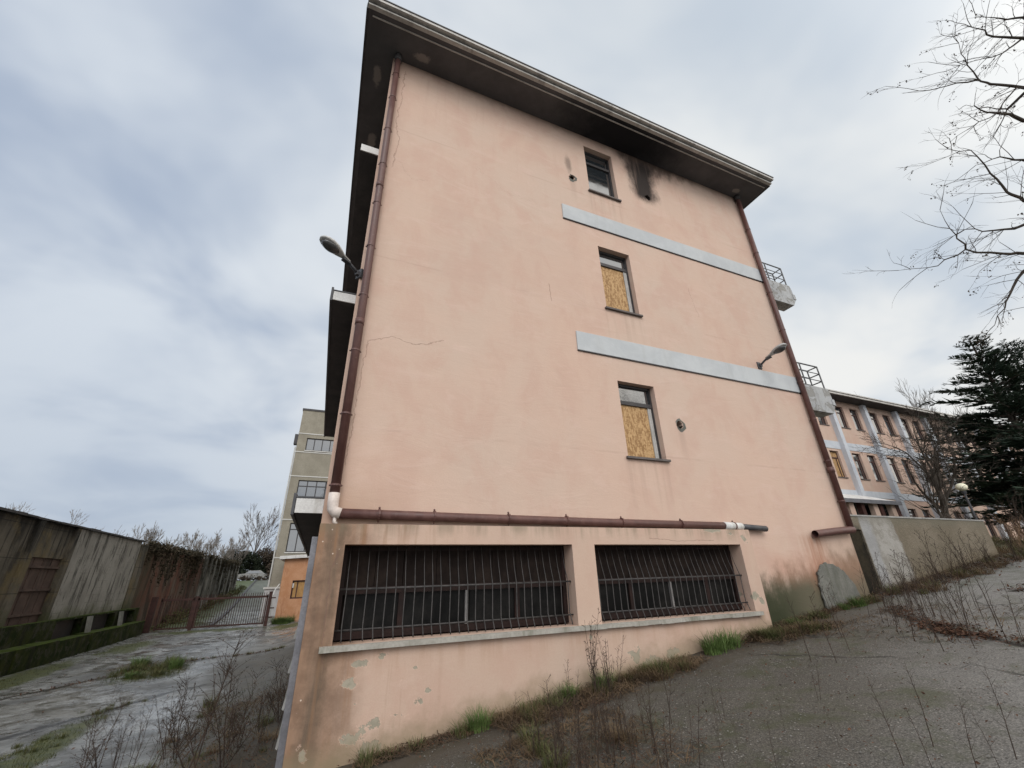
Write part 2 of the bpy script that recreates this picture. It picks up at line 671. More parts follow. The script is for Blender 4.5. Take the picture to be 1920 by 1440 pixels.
stone('railing_metal', (.10, .105, .11), (.16, .16, .165), 8, .5, .1, metal=.2)
stone('rust_red', (.036, .017, .014), (.065, .028, .023), 6, .7, .2, 40)
stone('tan_render', (.235, .213, .168), (.285, .262, .21), 1.2, .95, .5, 14, dirt=(.21, .19, .15))
stone('pale_trim', (.5, .49, .46), (.58, .57, .54), 2, .85, .1)
stone('pale_base', (.42, .42, .42), (.5, .5, .5), 2, .85, .2, dirt=(.25, .25, .23))
stone('orange_render', (.46, .225, .115), (.56, .31, .18), 1.6, .93, .3, 30, dirt=(.34, .15, .075))
stone('globe_white', (.78, .74, .55), (.84, .8, .62), 5, .3, .0)
stone('board_wood', (.36, .2, .075), (.44, .26, .1), 6, .7, .2)
stone('car_paint', (.20, .20, .195), (.30, .30, .29), 3, .6, .1, dirt=(.06, .055, .045))
stone('tyre_rubber', (.02, .02, .02), (.03, .03, .03), 5, .9, .1)
stone('cement_slab', (.12, .12, .105), (.175, .17, .15), 4, .92, .7, 30, dirt=(.09, .09, .07))

begin('balcony_concrete')
p = pos()
x, y, z = xyz(p)
n = noise(p, 3.5, 6, .7, .6)
sp = ss(n, .52, .55)
c = mix(ss(noise(p, 1.0, 4), .4, .6), (.33, .335, .34), (.39, .395, .395))
c = mix(mul(sp, .7), c, (.21, .2, .18))
c = mix(mul(streaks(p, 6, .5, .7), .4), c, (.2, .19, .17))
finish(c, .9, sub(noise(p, 20, 4), mul(sp, .8)), .5, .02, spec=.15)

begin('wet_left_wall')    # weathered precast concrete with black run-off
p = pos()
x, y, z = xyz(p)
c = mix(ss(noise(p, 1.2, 5), .35, .65), (.095, .085, .066), (.15, .132, .102))
st = ss(noise(vmul(p, (3, 2.6, .32)), 1.0, 6, .72, .5), .46, .62)
top = ss(z, -.6, 2.0, .35, 1.0)
c = mix(mul(st, mul(top, .98)), c, (.018, .017, .015))
c = mix(mul(ss(add(z, mul(sub(noise(vmul(p, (3, 2, .5)), 1, 5), .5), 1.6)), 1.3, 2.1), .9), c, (.02, .019, .017))
c = mix(mul(ss(noise(p, .7, 5, .7), .5, .66), .6), c, (.17, .13, .06))
j = ss(ab(sub(M('FRACT', mul(add(z, .1), 1.05)), .5)), .485, .497)
c = mix(mul(j, .8), c, (.02, .02, .018))
ms = ss(add(z, mul(sub(noise(p, 2, 5), .5), 1.0)), -.35, -1.15)
c = mix(mul(ms, .75), c, (.05, .06, .018))
finish(c, .9, noise(p, 12, 5, .7), .5, .03, spec=.2)

begin('rendered_block')   # pale cement render over blocks, with short black drips
p = pos()
x, y, z = xyz(p)
c = mix(ss(noise(p, 1.0, 5), .35, .65), (.25, .237, .208), (.31, .295, .26))
st = ss(noise(vmul(p, (5, 4.5, .8)), 1.0, 6, .75, .4), .51, .62)
c = mix(mul(st, .85), c, (.06, .055, .048))
c = mix(mul(ss(noise(vmul(p, (5, 3.0, .5)), .8, 6, .7), .52, .68), mul(ss(z, .8, 2.0), .9)), c, (.05, .047, .04))
br = T.nodes.new('ShaderNodeTexBrick')
cb = T.nodes.new('ShaderNodeCombineXYZ')
put(cb.inputs[0], y)
put(cb.inputs[1], z)
put(br.inputs['Vector'], cb.outputs[0])
br.inputs['Scale'].default_value = 1
br.inputs['Brick Width'].default_value = .5
br.inputs['Row Height'].default_value = .26
br.inputs['Mortar Size'].default_value = .012
c = mix(mul(br.outputs['Fac'], mul(ss(noise(p, 1.1, 4), .45, .6), .55)), c, (.15, .14, .12))
ms = ss(add(z, mul(sub(noise(p, 2, 5), .5), 1.0)), -.5, -1.1)
c = mix(mul(ms, .6), c, (.07, .08, .025))
finish(c, .92, noise(p, 9, 5, .7), .5, .03, spec=.2)

begin('red_brick_wall')
p = pos()
x, y, z = xyz(p)
c = mix(ss(noise(p, .6, 5, .7), .4, .6), (.16, .075, .055), (.15, .115, .09))
st = ss(noise(vmul(p, (3, 1.4, .3)), 1.0, 6, .72, .5), .45, .62)
c = mix(mul(st, .85), c, (.03, .026, .02))
c = mix(mul(ss(y, 32, 28.5), .7), c, (.055, .05, .03))
finish(c, .93, noise(p, 8, 5, .7), .5, .03, spec=.15)

begin('slatted_wall')
p = pos()
x, y, z = xyz(p)
st = ss(noise(vmul(p, (1, 1.2, .25)), 1.4, 5, .7), .42, .6)
c = mix(st, (.27, .26, .235), (.05, .048, .04))
finish(c, .93, st, .4, .03, spec=.15)

begin('mossy_concrete')
p = pos()
x, y, z = xyz(p)
nrm = xyz(T.nodes.new('ShaderNodeNewGeometry').outputs['Normal'])
n = noise(p, 2.2, 6, .7)
c = mix(ss(n, .4, .62), (.013, .022, .005), (.036, .042, .012))
c = mix(mul(ss(nrm[2], .5, .9), ss(n, .3, .6, .5, 1)), c, (.06, .085, .014))
c = mix(ss(noise(p, 3.1, 6, .75), .5, .6, 0, .75), c, (.06, .056, .042))
c = mix(mul(ss(noise(vmul(p, (1, 2, .5)), 1.6, 6, .75), .5, .64), .8), c, (.018, .018, .012))
finish(c, .95, noise(p, 14, 5, .7), .7, .03, spec=.1)

begin('metal_shutter')
p = pos()
c = mix(ss(noise(p, 2, 5), .35, .65), (.075, .05, .04), (.11, .075, .06))
c = mix(mul(ss(noise(vmul(p, (2, 3, .5)), 1.2, 5), .5, .65), .6), c, (.03, .024, .02))
finish(c, .75, noise(p, 9, 4), .2, .01, spec=.25)

begin('roughcast')        # pebbled render of the retaining wall, with its repaired and its black strip
p = pos()
x, y, z = xyz(p)
sn = sub(noise(p, 2.2, 6, .7), .5)
peb = vor(p, 28)
n = noise(p, 1.1, 5, .65)
c = mix(ss(n, .35, .65), (.165, .14, .105), (.24, .205, .16))
c = mix(mul(ss(peb, .1, .5), .55), c, (.12, .1, .07))
patch = mul(ss(add(x, mul(sn, .12)), 10.93, 10.99), ss(add(x, add(mul(sn, .5), mul(z, .12))), 12.32, 12.22))
pc = mix(ss(noise(p, 2.4, 6, .7), .42, .6), (.31, .295, .27), (.22, .205, .18))
pc = mix(ss(add(x, mul(sn, .35)), 11.4, 11.25, 0, .6), pc, (.27, .275, .285))
c = mix(patch, c, pc)
blk = mul(ss(add(x, mul(sn, .2)), 10.98, 10.85), ss(add(z, mul(sn, .7)), 1.05, .55))
c = mix(mul(blk, .96), c, (.018, .017, .014))
c = mix(mul(ss(add(sub(1.03, z), mul(sn, .5)), .3, .0), .6), c, (.14, .13, .1))
bm_ = ss(add(sub(z, add(mul(x, .118), -1.83)), mul(sn, .4)), .35, -.05)
c = mix(mul(bm_, .55), c, (.12, .09, .05))
finish(c, .93, sub(mul(n, .6), mul(peb, .5)), .5, .02, spec=.15)

begin('ground')
p = pos()
x, y, z = xyz(p)
cb = T.nodes.new('ShaderNodeCombineXYZ')
put(cb.inputs[0], x)
put(cb.inputs[1], y)
pf = cb.outputs[0]
n1 = noise(pf, .5, 6, .65, .4)
n2 = noise(pf, 2.3, 6, .7, .3)
grit = noise(pf, 70, 3, .75)
vo = vor(pf, 38)
vcol = vor(pf, 38, out=1)
gs = T.nodes.new('ShaderNodeSeparateColor')
put(gs.inputs[0], vcol)
chips = mul(ss(vo, .34, .18), ss(gs.outputs[0], .90, .96))
vo2 = vor(pf, 95)
vc2 = vor(pf, 95, out=1)
gs2 = T.nodes.new('ShaderNodeSeparateColor')
put(gs2.inputs[0], vc2)
chips = mx(chips, mul(ss(vo2, .4, .2), mul(ss(gs2.outputs[0], .80, .95), .6)))
# worn tarmac with gravel (right) --------------------------------------
tar = mix(ss(n1, .35, .65), (.045, .040, .032), (.072, .065, .055))
tar = mix(ss(n2, .45, .7, 0, .6), tar, (.042, .040, .027))
tar = mix(ss(grit, .45, .66, 0, .75), tar, (.135, .125, .105))
tar = mix(ss(noise(pf, 34, 4, .8), .5, .64, 0, .6), tar, (.026, .023, .017))
open_ = ss(add(sub(mul(x, .55), add(y, mul(sub(n1, .5), 3.2))), mul(sub(n2, .5), 1.5)), -1.2, 1.7)
tar = mix(mul(open_, .85), tar, mix(ss(grit, .35, .65), (.125, .12, .112), (.235, .228, .215)))
tar = mix(.75, tar, mix(gs2.outputs[1], vmul(tar, (.5, .5, .5)), vmul(tar, (1.55, 1.55, 1.55))))
tar = mix(mul(chips, .75), tar, (.36, .345, .31))
green = mul(ss(add(n2, mul(n1, .5)), .72, .95), .6)
tar = mix(green, tar, (.045, .05, .02))
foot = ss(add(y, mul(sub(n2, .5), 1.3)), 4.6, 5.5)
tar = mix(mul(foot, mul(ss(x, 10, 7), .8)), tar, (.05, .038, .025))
# wet concrete yard (left) ---------------------------------------------
con = mix(ss(add(n1, mul(sub(noise(vmul(pf, (1, .45, 1)), 1.1, 5, .7), .5), .8)), .36, .64), (.085, .083, .076), (.30, .30, .285))
con = mix(ss(n2, .48, .64, 0, .85), con, (.05, .046, .035))
con = mix(ss(grit, .4, .7, 0, .3), con, (.2, .2, .19))
ww = sub(n2, .5)
xw = add(x, mul(ww, .6))
yw = add(y, mul(ww, 1.6))
jn = mn(seg(xw, yw, -3.5, 17.9, -.6, 18.6), seg(xw, yw, -3.5, 17.6, -7.2, 12.5))
jn = mn(jn, mn(seg(xw, yw, -4.3, 10.6, -2.6, 13.1), seg(xw, yw, -2.6, 13.1, -.5, 14.5)))
jn = mn(jn, mn(seg(xw, yw, -4.0, 22.4, -2.8, 24.3), seg(xw, yw, -4.4, 20.3, -3.7, 21.7)))
con = mix(ss(add(jn, mul(ww, .12)), .12, .03), con, (.022, .019, .014))
moss = mx(ell(xw, yw, -3.9, 16.6, 1.05, 2.0), ell(xw, yw, -6.3, 23.0, .9, 3.0))
moss = mx(moss, mx(ell(xw, yw, -3.35, 9.3, .45, 3.2), ell(xw, yw, -6.9, 17.0, .8, 5)))
moss = mx(moss, mx(ell(xw, yw, -4.8, 28.3, 3.2, 1.2), ell(xw, yw, -1.2, 27.6, 1.2, 2.0)))
moss = ss(add(sub(moss, .1), add(mul(ww, 1.6), mul(sub(grit, .5), .9))), .1, .4)
con = mix(mul(moss, .95), con, mix(ss(noise(pf, 6, 4), .4, .6), (.045, .056, .011), (.078, .082, .019)))
soil = ss(add(x, add(mul(y, .10), mul(ww, 2.2))), -1.4, -.1)
soil = mul(soil, ss(y, 24, 16))
con = mix(mul(soil, .85), con, mix(ss(n2, .4, .6), (.042, .036, .024), (.07, .058, .038)))
far = ss(y, 29.4, 31.0)
con = mix(mul(ss(y, 34, 48), .6), con, (.055, .06, .045))
verge = mul(far, ss(add(sub(x, mul(sub(y, 29), -.055)), mul(ww, .8)), -5.4, -6.0))
midg = mul(far, ss(ab(sub(x, mul(sub(y, 29), -.085))), 4.9, 3.6))
con = mix(mul(verge, .9), con, (.055, .078, .016))
con = mix(mul(far, mul(ss(add(n2, mul(n1, .3)), .5, .8), .7)), con, (.05, .065, .02))
side = mul(ss(y, 6.2, 9.2), ss(x, .4, -.8))
side = mx(side, ss(x, -.5, -1.6))
side = mul(side, ss(y, 4.0, 6.5))
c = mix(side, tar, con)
# terrace behind the retaining wall: thin grass and earth
ter = mul(ss(y, 6.1, 6.3), ss(x, 9.9, 10.2))
c = mix(ter, c, mix(ss(n2, .4, .6), (.06, .055, .03), (.07, .075, .03)))
# dark leaf-filled joints of the right yard
jr = mn(seg(xw, y, 9.0, 5.0, 7.6, 3.6), seg(xw, y, 7.6, 3.6, 7.0, 2.4))
jr = mn(jr, seg(xw, y, 10.6, 3.9, 13.5, 3.2))
c = mix(ss(jr, .10, .03), c, (.022, .017, .012))
ce = vor(add(0, 0) if False else vmul(pf, (1, 1.3, 1)), .42, 'DISTANCE_TO_EDGE')
ce = add(ce, mul(sub(noise(pf, 5, 5, .7), .5), .05))
ckm = mul(ss(ab(ce), .009, .002), ss(noise(pf, .35, 3), .48, .58))
c = mix(mul(ckm, .85), c, (.02, .017, .013))
wet = mul(side, mul(ss(add(n1, mul(n2, .5)), .58, .85), mul(sub(1.0, mx(moss, soil)), ss(y, 46, 33))))
rough = mix(wet, (.55, .55, .55), (.10, .10, .10))
rough = mix(side, (.9, .9, .9), rough)
r1 = T.nodes.new('ShaderNodeSeparateColor')
put(r1.inputs[0], rough)
bh = add(mul(grit, .35), add(mul(n2, .6), mul(chips, .3)))
bh = mul(bh, sub(1.0, mul(wet, .8)))
finish(c, r1.outputs[0], bh, .55, .02, spec=add(.42, mul(wet, .4)))

stone('gravel_stone', (.09, .086, .076), (.22, .21, .195), 9, .9, .1, 60)
stone('moss_green', (.03, .04, .010), (.068, .072, .02), 1.7, .9, .0, 60)
stone('shade_black', (.012, .011, .009), (.035, .028, .018), 2.2, .95, .3, 20, spec=.1)  # near-black for the shade painted inside the vent holes and the recess
stone('bark', (.045, .036, .028), (.075, .062, .05), 6, .95, .6, 30, local=True)
stone('bark_pale', (.12, .10, .085), (.17, .145, .125), 5, .95, .3, 30, local=True)
stone('twig_grey', (.10, .085, .075), (.14, .12, .105), 5, .95, .1, 30, local=True)
stone('twig_pale', (.17, .15, .135), (.22, .195, .175), 5, .95, .1, 30, local=True)
stone('dead_stem', (.032, .022, .017), (.065, .043, .03), 9, .95, .1, 40, local=True)
stone('dead_stem_pale', (.16, .10, .06), (.23, .15, .09), 9, .95, .1, 40, local=True)
stone('grass_green', (.06, .105, .022), (.12, .175, .05), 5, .75, .0, 30, local=True)
stone('grass_dull', (.06, .072, .022), (.12, .11, .045), 5, .8, .0, 30, local=True)
stone('grass_dry', (.095, .062, .034), (.18, .125, .068), 5, .9, .0, 30, local=True)
stone('straw', (.055, .036, .022), (.135, .09, .05), 2.2, .9, .0, 60)
stone('leaf_litter', (.055, .026, .016), (.12, .06, .035), 7, .9, .0, 40)
stone('needles', (.013, .026, .016), (.042, .064, .038), 1.2, .8, .0, 9, local=True)
stone('evergreen_dark', (.012, .018, .010), (.028, .036, .018), 1.0, .9, .0, 9, local=True)
stone('bramble', (.05, .04, .028), (.075, .055, .04), 1.0, .9, .0, 9, local=True)
stone('ivy_leaf', (.03, .028, .015), (.075, .055, .035), 1.0, .9, .0, 9, local=True)
stone('seed_brown', (.06, .045, .035), (.09, .07, .05), 5, .9, .0, 30, local=True)

# ------------------------------------------------------------------ ground
def axis(a, b, parts):
    out = []
    for lo, hi, st in parts:
        k = int(round((hi - lo) / st))
        out += [lo + (hi - lo) * i / k for i in range(k)]
    out.append(parts[-1][1])
    return out


xs = axis(0, 0, [(-600, -100, 50), (-100, -20, 8), (-20, -9, 1), (-9, 13, .25), (13, 20, .5), (20, 60, 4), (60, 100, 10), (100, 700, 60)])
ys = axis(0, 0, [(-300, -20, 40), (-20, -4, 2), (-4, 0, .5), (0, 6, .2), (6, 6.09, .09), (6.09, 6.15, .06), (6.15, 12, .45), (12, 32, 1), (32, 100, 4), (100, 900, 80)])
rg = random.Random(4)
gm = MB()
for yv in ys:
    for xv in xs:
        near = abs(xv) < 20 and -4 < yv < 32
        dzz = (rg.uniform(-.012, .012) if near else 0) + (0.015 * math.sin(xv * 1.9 + yv * .7) * math.sin(yv * 1.3) if near else 0)
        gm.v.append((xv, yv, gz(xv, yv) + dzz))
nx = len(xs)
for j in range(len(ys) - 1):
    for i in range(nx - 1):
        a = j * nx + i
        gm.f.append((a, a + 1, a + nx + 1, a + nx))
g = gm.build('ground', MATS['ground'], smooth=True)
tag(g, kind='structure')

# ------------------------------------------------------------------ the pink end block
YF = 5.984          # plane of the main front
YP = 5.83           # plane of the basement plinth front
B = thing('abandoned_building', (5.2, 6.0, -1.2), 'tall pink plastered building with boarded windows, barred basement windows and soot under its eaves', 'building')
holes = [rect(*w) for w in WIN] + [blob(4.36, 8.80, .075, seed=1), blob(6.73, 9.11, .085, seed=3, jit=.4), blob(6.21, 2.64, .085, seed=7)]
w = MB()
w.holed([(-.06, .5), (7.1, .5), (7.1, -2.6), (10.44, -2.6), (10.44, 10.6), (-.06, 10.6)], holes, YF, [.19] * 3 + [.3] * 3)
w.face([(-.06, YF, -2.6), (-.06, YF, 10.6), (-.06, 17.4, 10.6), (-.06, 17.4, -2.6)])
w.face([(10.44, YF, -2.6), (10.44, 17.4, -2.6), (10.44, 17.4, 10.6), (10.44, YF, 10.6)])
w.face([(-.06, 17.4, -2.6), (-.06, 17.4, 10.6), (10.44, 17.4, 10.6), (10.44, 17.4, -2.6)])
w.face([(-.06, YF, 10.6), (10.44, YF, 10.6), (10.44, 17.4, 10.6), (-.06, 17.4, 10.6)])
wall = w.build('wall', MATS['pink_plaster'], B)

# broken plaster collars round the vent holes
for hx, hz, r, sd in ((4.38, 8.78, .12, 11), (6.24, 2.63, .13, 12)):
    o = blob(hx, hz, r, 12, sd, .28)
    i_ = blob(hx - .02, hz + .015, r * .66, 12, sd + 5, .12)
    m = MB()
    n = len(m.v)
    m.v += [(a, YF - .002, b) for a, b in o] + [(a, YF - .014, b) for a, b in i_]
    for k in range(12):
        m.f.append((k, (k + 1) % 12, 12 + (k + 1) % 12, 12 + k))
    br_ = m.build('broken_rim', MATS['cement_slab'], B)
    MB().tube([(hx - .02, YF + .012, hz + .015), (hx - .02, YF + .5, hz + .015)], r * .56, 14, cap=False).build('hole_shade_liner', MATS['shade_black'], br_)  # added black liner standing in for the unlit depth of the hole

# grey bands
for z0, z1, xa in ((7.335, 7.765, 3.98), (3.925, 4.345, 4.0)):
    m = MB().box((xa, YF - .022, z0), (10.43, YF + .01, z1))
    bd = m.build('grey_band', MATS['grey_band'], B, bevel=.004)
    MB().box((xa - .004, YF - .026, z0 - .022), (10.43, YF + .01, z0 - .001)).build('drip_edge', MATS['dark_frame'], bd)


def front_window(x0, z0, x1, z1, boarded, label=None):
    y0 = YF + .12
    f = MB()
    t = .05
    zt = z1 - (.40 if boarded else .46)
    f.box((x0, y0, z0), (x0 + t, y0 + .06, z1)).box((x1 - t, y0, z0), (x1, y0 + .06, z1))
    f.box((x0 + t, y0, z1 - t), (x1 - t, y0 + .06, z1)).box((x0 + t, y0, z0), (x1 - t, y0 + .06, z0 + t))
    f.box((x0 + t, y0 - .012, zt - .04), (x1 - t, y0 + .058, zt + .04))
    wn = f.build('window', MATS['dark_frame'], B, bevel=.004)
    if label: wn['label'] = label
    MB().box((x0 + t, y0 + .03, zt + .04), (x1 - t, y0 + .042, z1 - t)).build('transom_pane', MATS['window_glass'], wn)
    if boarded:
        MB().box((x0 + t, y0 + .022, z0 + t), (x1 - t - .09, y0 + .04, zt - .04)).build('board', MATS['osb_board'], wn)
        MB().box((x1 - t - .088, y0 + .006, z0 + t), (x1 - t - .002, y0 + .05, zt - .042)).build('side_jamb', MATS['light_frame'], wn)
    else:
        MB().box((x0 + t, y0 + .03, z0 + t), (x1 - t, y0 + .042, zt - .04)).build('pane', MATS['window_glass'], wn)
    s_ = MB().box((x0 - .05, YF - .055, z0 - .042), (x1 + .05, YF + .15, z0 + .001))
    s_.build('sill', MATS['dark_sill'], wn, bevel=.006)


front_window(*WIN[0], False, 'unboarded top window with clear lower pane')
front_window(*WIN[1], True, 'boarded middle window')
front_window(*WIN[2], True, 'boarded lower window with bare branches mirrored in its top pane')

# plinth (basement front, standing proud of the wall above)
BW = [(.25, -.66, 3.44, .40), (3.83, -.66, 6.92, .40)]
pl = MB()
pl.holed([(-.065, -2.6), (7.24, -2.6), (7.22, .655), (-.065, .64)], [rect(*q) for q in BW], YP, .34)
pl.face([(-.065, YP, -2.6), (-.065, YP, .64), (-.065, 6.2, .64), (-.065, 6.2, -2.6)])
pl.face([(7.24, YP, -2.6), (7.24, YF, -2.6), (7.22, YF, .655), (7.22, YP, .655)])
pl.face([(-.065, YP, .64), (7.22, YP, .655), (7.22, YF, .67), (-.065, YF, .655)])
# mortar fillet
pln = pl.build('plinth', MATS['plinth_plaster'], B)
# a box behind the openings so that the rooms are rooms
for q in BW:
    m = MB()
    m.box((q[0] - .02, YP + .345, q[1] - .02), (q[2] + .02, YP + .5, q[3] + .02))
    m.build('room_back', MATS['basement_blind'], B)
# sill in two cracked lengths
rs_ = random.Random(3)
for xa, xb in ((.12, 3.60), (3.61, 7.02)):
    m = MB()
    k = 14
    for i in range(k):
        a = xa + (xb - xa) * i / k
        b = xa + (xb - xa) * (i + 1) / k
        dy = rs_.uniform(0, .012) if xa > 3 else rs_.uniform(0, .004)
        dzz = rs_.uniform(-.004, .004) if xa > 3 else 0
        m.box((a, YP - .075 + dy, -.718 + dzz), (b + (.0 if i < k - 1 else 0), YP + .14, -.662 + dzz * .5))
    m.build('sill', MATS['sill_stone'], pln)


def basement_window(x0, z0, x1, z1, nb, mull, light_at):
    yb = YP + .26
    f = MB()
    t = .06
    f.box((x0, yb, z0 + .02), (x0 + t, yb + .07, z1)).box((x1 - t, yb, z0 + .02), (x1, yb + .07, z1))
    f.box((x0 + t, yb, z1 - t), (x1 - t, yb + .07, z1)).box((x0 + t, yb, z0 + .02), (x1 - t, yb + .07, z0 + .1))
    f.box((x0 + t, yb - .01, -.16), (x1 - t, yb + .06, -.08))
    for xm in mull:
        if xm not in light_at:
            f.box((xm - .035, yb - .006, z0 + .1), (xm + .035, yb + .062, -.162))
    wn = f.build('basement_window', MATS['basement_frame'], B)
    for xm in light_at:
        MB().box((xm - .03, yb - .008, z0 + .1), (xm + .008, yb + .06, -.163)).build('mullion', MATS['mullion_grey'], wn)
    xs_ = [x0 + t] + list(mull) + [x1 - t]
    for a, b in zip(xs_, xs_[1:]):
        MB().box((a + .037, yb + .025, z0 + .1), (b - .037, yb + .035, -.162)).build('pane', MATS['dirty_glass'], wn)
        m = MB()
        kk = max(2, int((b - a) / .3))
        for i in range(kk):
            m.box((a + (b - a) * i / kk + .004, yb + .004 + .004 * (i % 2), -.078), (a + (b - a) * (i + 1) / kk - .004, yb + .03, z1 - t))
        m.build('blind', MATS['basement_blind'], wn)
    g_ = MB()
    rn = random.Random(int(x0 * 10))
    yg = YP + .12
    for zr, r in ((-.10, .013), (z0 + .13, .011)):
        g_.tube([(x0 - .01, yg + .004, zr), (x1 + .01, yg + .004, zr)], r, 6)
    for i in range(nb):
        xx = x0 + .08 + (x1 - x0 - .14) * i / (nb - 1) + rn.uniform(-.008, .008)
        j = rn.uniform(-.006, .006)
        g_.tube([(xx + j, yg + .11, z1 - .005), (xx, yg + .055, .12), (xx, yg - .012, -.1), (xx - .004, yg - .012, z0 + .16), (xx + .004, yg - .05, z0 + .05), (xx + .006, yg - .055, z0 + .012)], [.0042, .005, .0068, .0074, .0074, .0074], 6)
    g_.build('grille', MATS['grille_metal'], wn, smooth=True)


basement_window(*BW[0], 27, (1.02, 1.90, 2.63), (1.90,))
basement_window(*BW[1], 25, (4.6, 5.42, 6.2), (5.42,))

# roof: dark soffit slab, pale fascia and drip strips
rf = MB()
rf.box((-.66, 5.24, 10.6), (11.02, 18.0, 10.74))
ca, cb_, cc, cd = (-.68, 5.1, 10.76), (11.04, 5.1, 10.76), (11.04, 18.0, 10.76), (-.68, 18.0, 10.76)
r1_, r2_ = (5.2, 10.0, 12.3), (5.2, 13.2, 12.3)
rf.face([ca, cb_, r1_]).face([cb_, cc, r2_, r1_]).face([cc, cd, r2_]).face([cd, ca, r1_, r2_])
roof = rf.build('roof', MATS['soffit_paint'], B)
MB().box((-.665, 5.155, 10.59), (11.025, 5.236, 10.64)).build('fascia_strip', MATS['fascia_metal'], roof)
MB().box((-.672, 5.16, 10.642), (11.032, 5.235, 10.675)).build('shadow_strip', MATS['roof_edge_dark'], roof)
MB().box((-.68, 5.075, 10.677), (11.04, 5.238, 10.752)).build('gutter_edge', MATS['fascia_metal'], roof)
MB().box((-.69, 5.06, 10.754), (11.05, 5.30, 10.785)).build('tile_edge', MATS['roof_edge_dark'], roof)
MB().box((-.57, 5.33, 10.57), (10.94, 5.352, 10.598)).build('drip_strip', MATS['fascia_metal'], roof)
MB().box((-.70, 5.24, 10.59), (-.664, 18.0, 10.77)).build('side_fascia', MATS['roof_edge_dark'], roof)
MB().box((11.024, 5.24, 10.59), (11.06, 18.0, 10.77)).build('side_fascia', MATS['roof_edge_dark'], roof)

# canopy slabs along the left flank
for z0, z1, xo, yb, dark in ((7.65, 7.83, -.40, 17.0, 0), (4.10, 4.27, -.41, 13.8, 1), (.80, .99, -.40, 17.2, 1)):
    sl = MB().box((xo, 6.2, z0), (-.062, yb, z1)).build('canopy_slab', MATS['canopy_shaded'], B)  # slab body coloured dark to carry the shade of its underside
    MB().box((xo + .005, 6.178, z0 + .004), (-.064, 6.198, z1 - .004)).build('slab_end', MATS['canopy_white'], sl)
    if dark:
        MB().box((xo - .035, 6.17, z0 - .02), (xo - .002, yb, z1 + .06)).build('edge_sheet', MATS['dark_metal'], sl)
        MB().box((xo, 6.17, z1 + .002), (-.064, yb, z1 + .02)).build('top_sheet', MATS['dark_metal'], sl)

# louvre screen beside the corner at basement level
lv = MB()
for i in range(7):
    zc = -.38 - .335 * i
    lv.prism([(-.09, 6.12, zc + .12), (-.165, 6.12, zc - .20), (-.145, 6.12, zc - .215), (-.066, 6.12, zc + .1)], (0, 9.0, 0))
lvo = lv.build('louvre', MATS['concrete'], B)
MB().box((-.135, 5.99, -2.4), (-.067, 6.115, .5)).build('louvre_post', MATS['grey_metal'], lvo, bevel=.004)

# balconies on the right flank
for z0, z1 in ((7.06, 7.80), (3.64, 4.37)):
    m = MB()
    m.prism([(10.445, 6.2, z0), (11.9, 6.2, z0), (12.05, 6.2, z0 + .2), (12.05, 6.2, z1 - .16), (12.0, 6.2, z1), (10.445, 6.2, z1)], (0, .34, 0))
    bc = m.build('balcony', MATS['balcony_concrete'], B, bevel=.01)
    MB().box((11.98, 6.185, z0 + .24), (12.09, 6.5, z0 + .42)).build('ledge', MATS['balcony_concrete'], bc)
    r_ = MB()
    zt = z1 + .66
    for yy in (6.23, 6.5):
        for zz in (zt, z1 + .44, z1 + .22):
            r_.tube([(10.46, yy, zz), (11.93, yy, zz)], .02 if zz == zt else .012, 6)
        for xx in (11.93, 11.2, 10.6):
            r_.tube([(xx, yy, z1 - .01), (xx, yy, zt)], .02, 6)
    for zz in (zt, z1 + .44, z1 + .22):
        r_.tube([(11.93, 6.23, zz), (11.93, 6.5, zz)], .016, 6)
    r_.build('railing', MATS['railing_metal'], bc)

# downpipes
PR = .062
yp = YF - .085


def pipe(path, r, name, mat, parent):
    return MB().tube(path, r, 14).build(name, mat, parent, smooth=True)


dp = pipe([(.045, yp, 10.57), (.045, yp, 8.0), (.05, yp, 5.0), (.045, yp, 1.0)], PR, 'downpipe', MATS['brown_pipe'], B)
pipe([(.045, yp, 10.4), (.045, yp, 10.61)], PR * 1.25, 'pipe_collar', MATS['roof_edge_dark'], dp)
pipe([(.045, yp, 1.02), (.045, yp, .90), (.05, yp, .83), (.085, yp, .785), (.15, yp, .77)], PR * 1.12, 'elbow', MATS['white_plastic'], dp)
pipe([(.09, yp, .74), (.09, yp, .67), (.12, yp + .01, .645)], .022, 'drip_spout', MATS['white_plastic'], dp)
for zz in (9.9, 9.1, 8.1, 7.1, 6.1, 5.1, 4.1, 3.1, 2.1, 1.12):
    m = MB().tube([(.045, yp, zz - .012), (.045, yp, zz + .012)], PR + .007, 14)
    m.ball((.045 - PR - .012, yp + .02, zz), .012, 6, 4).ball((.045 + PR + .012, yp + .02, zz), .012, 6, 4)
    m.box((.035, yp + PR, zz - .01), (.055, YF, zz + .01))
    m.build('bracket', MATS['brown_pipe'], dp)
for zz in (6.55, 3.6):
    pipe([(.045, yp, zz - .05), (.045, yp, zz + .05)], PR + .006, 'pipe_socket', MATS['brown_pipe'], dp)
hp = pipe([(.13, yp, .772), (1.6, yp, .755), (4.0, yp, .735), (6.7, yp, .725)], PR, 'waste_pipe', MATS['brown_pipe'], B)
pipe([(6.7, yp, .725), (7.14, yp, .715)], PR + .006, 'white_coupling', MATS['canopy_white'], hp)
pipe([(7.12, yp, .715), (7.78, yp, .685)], PR * .86, 'pipe_end', MATS['dark_metal'], hp)
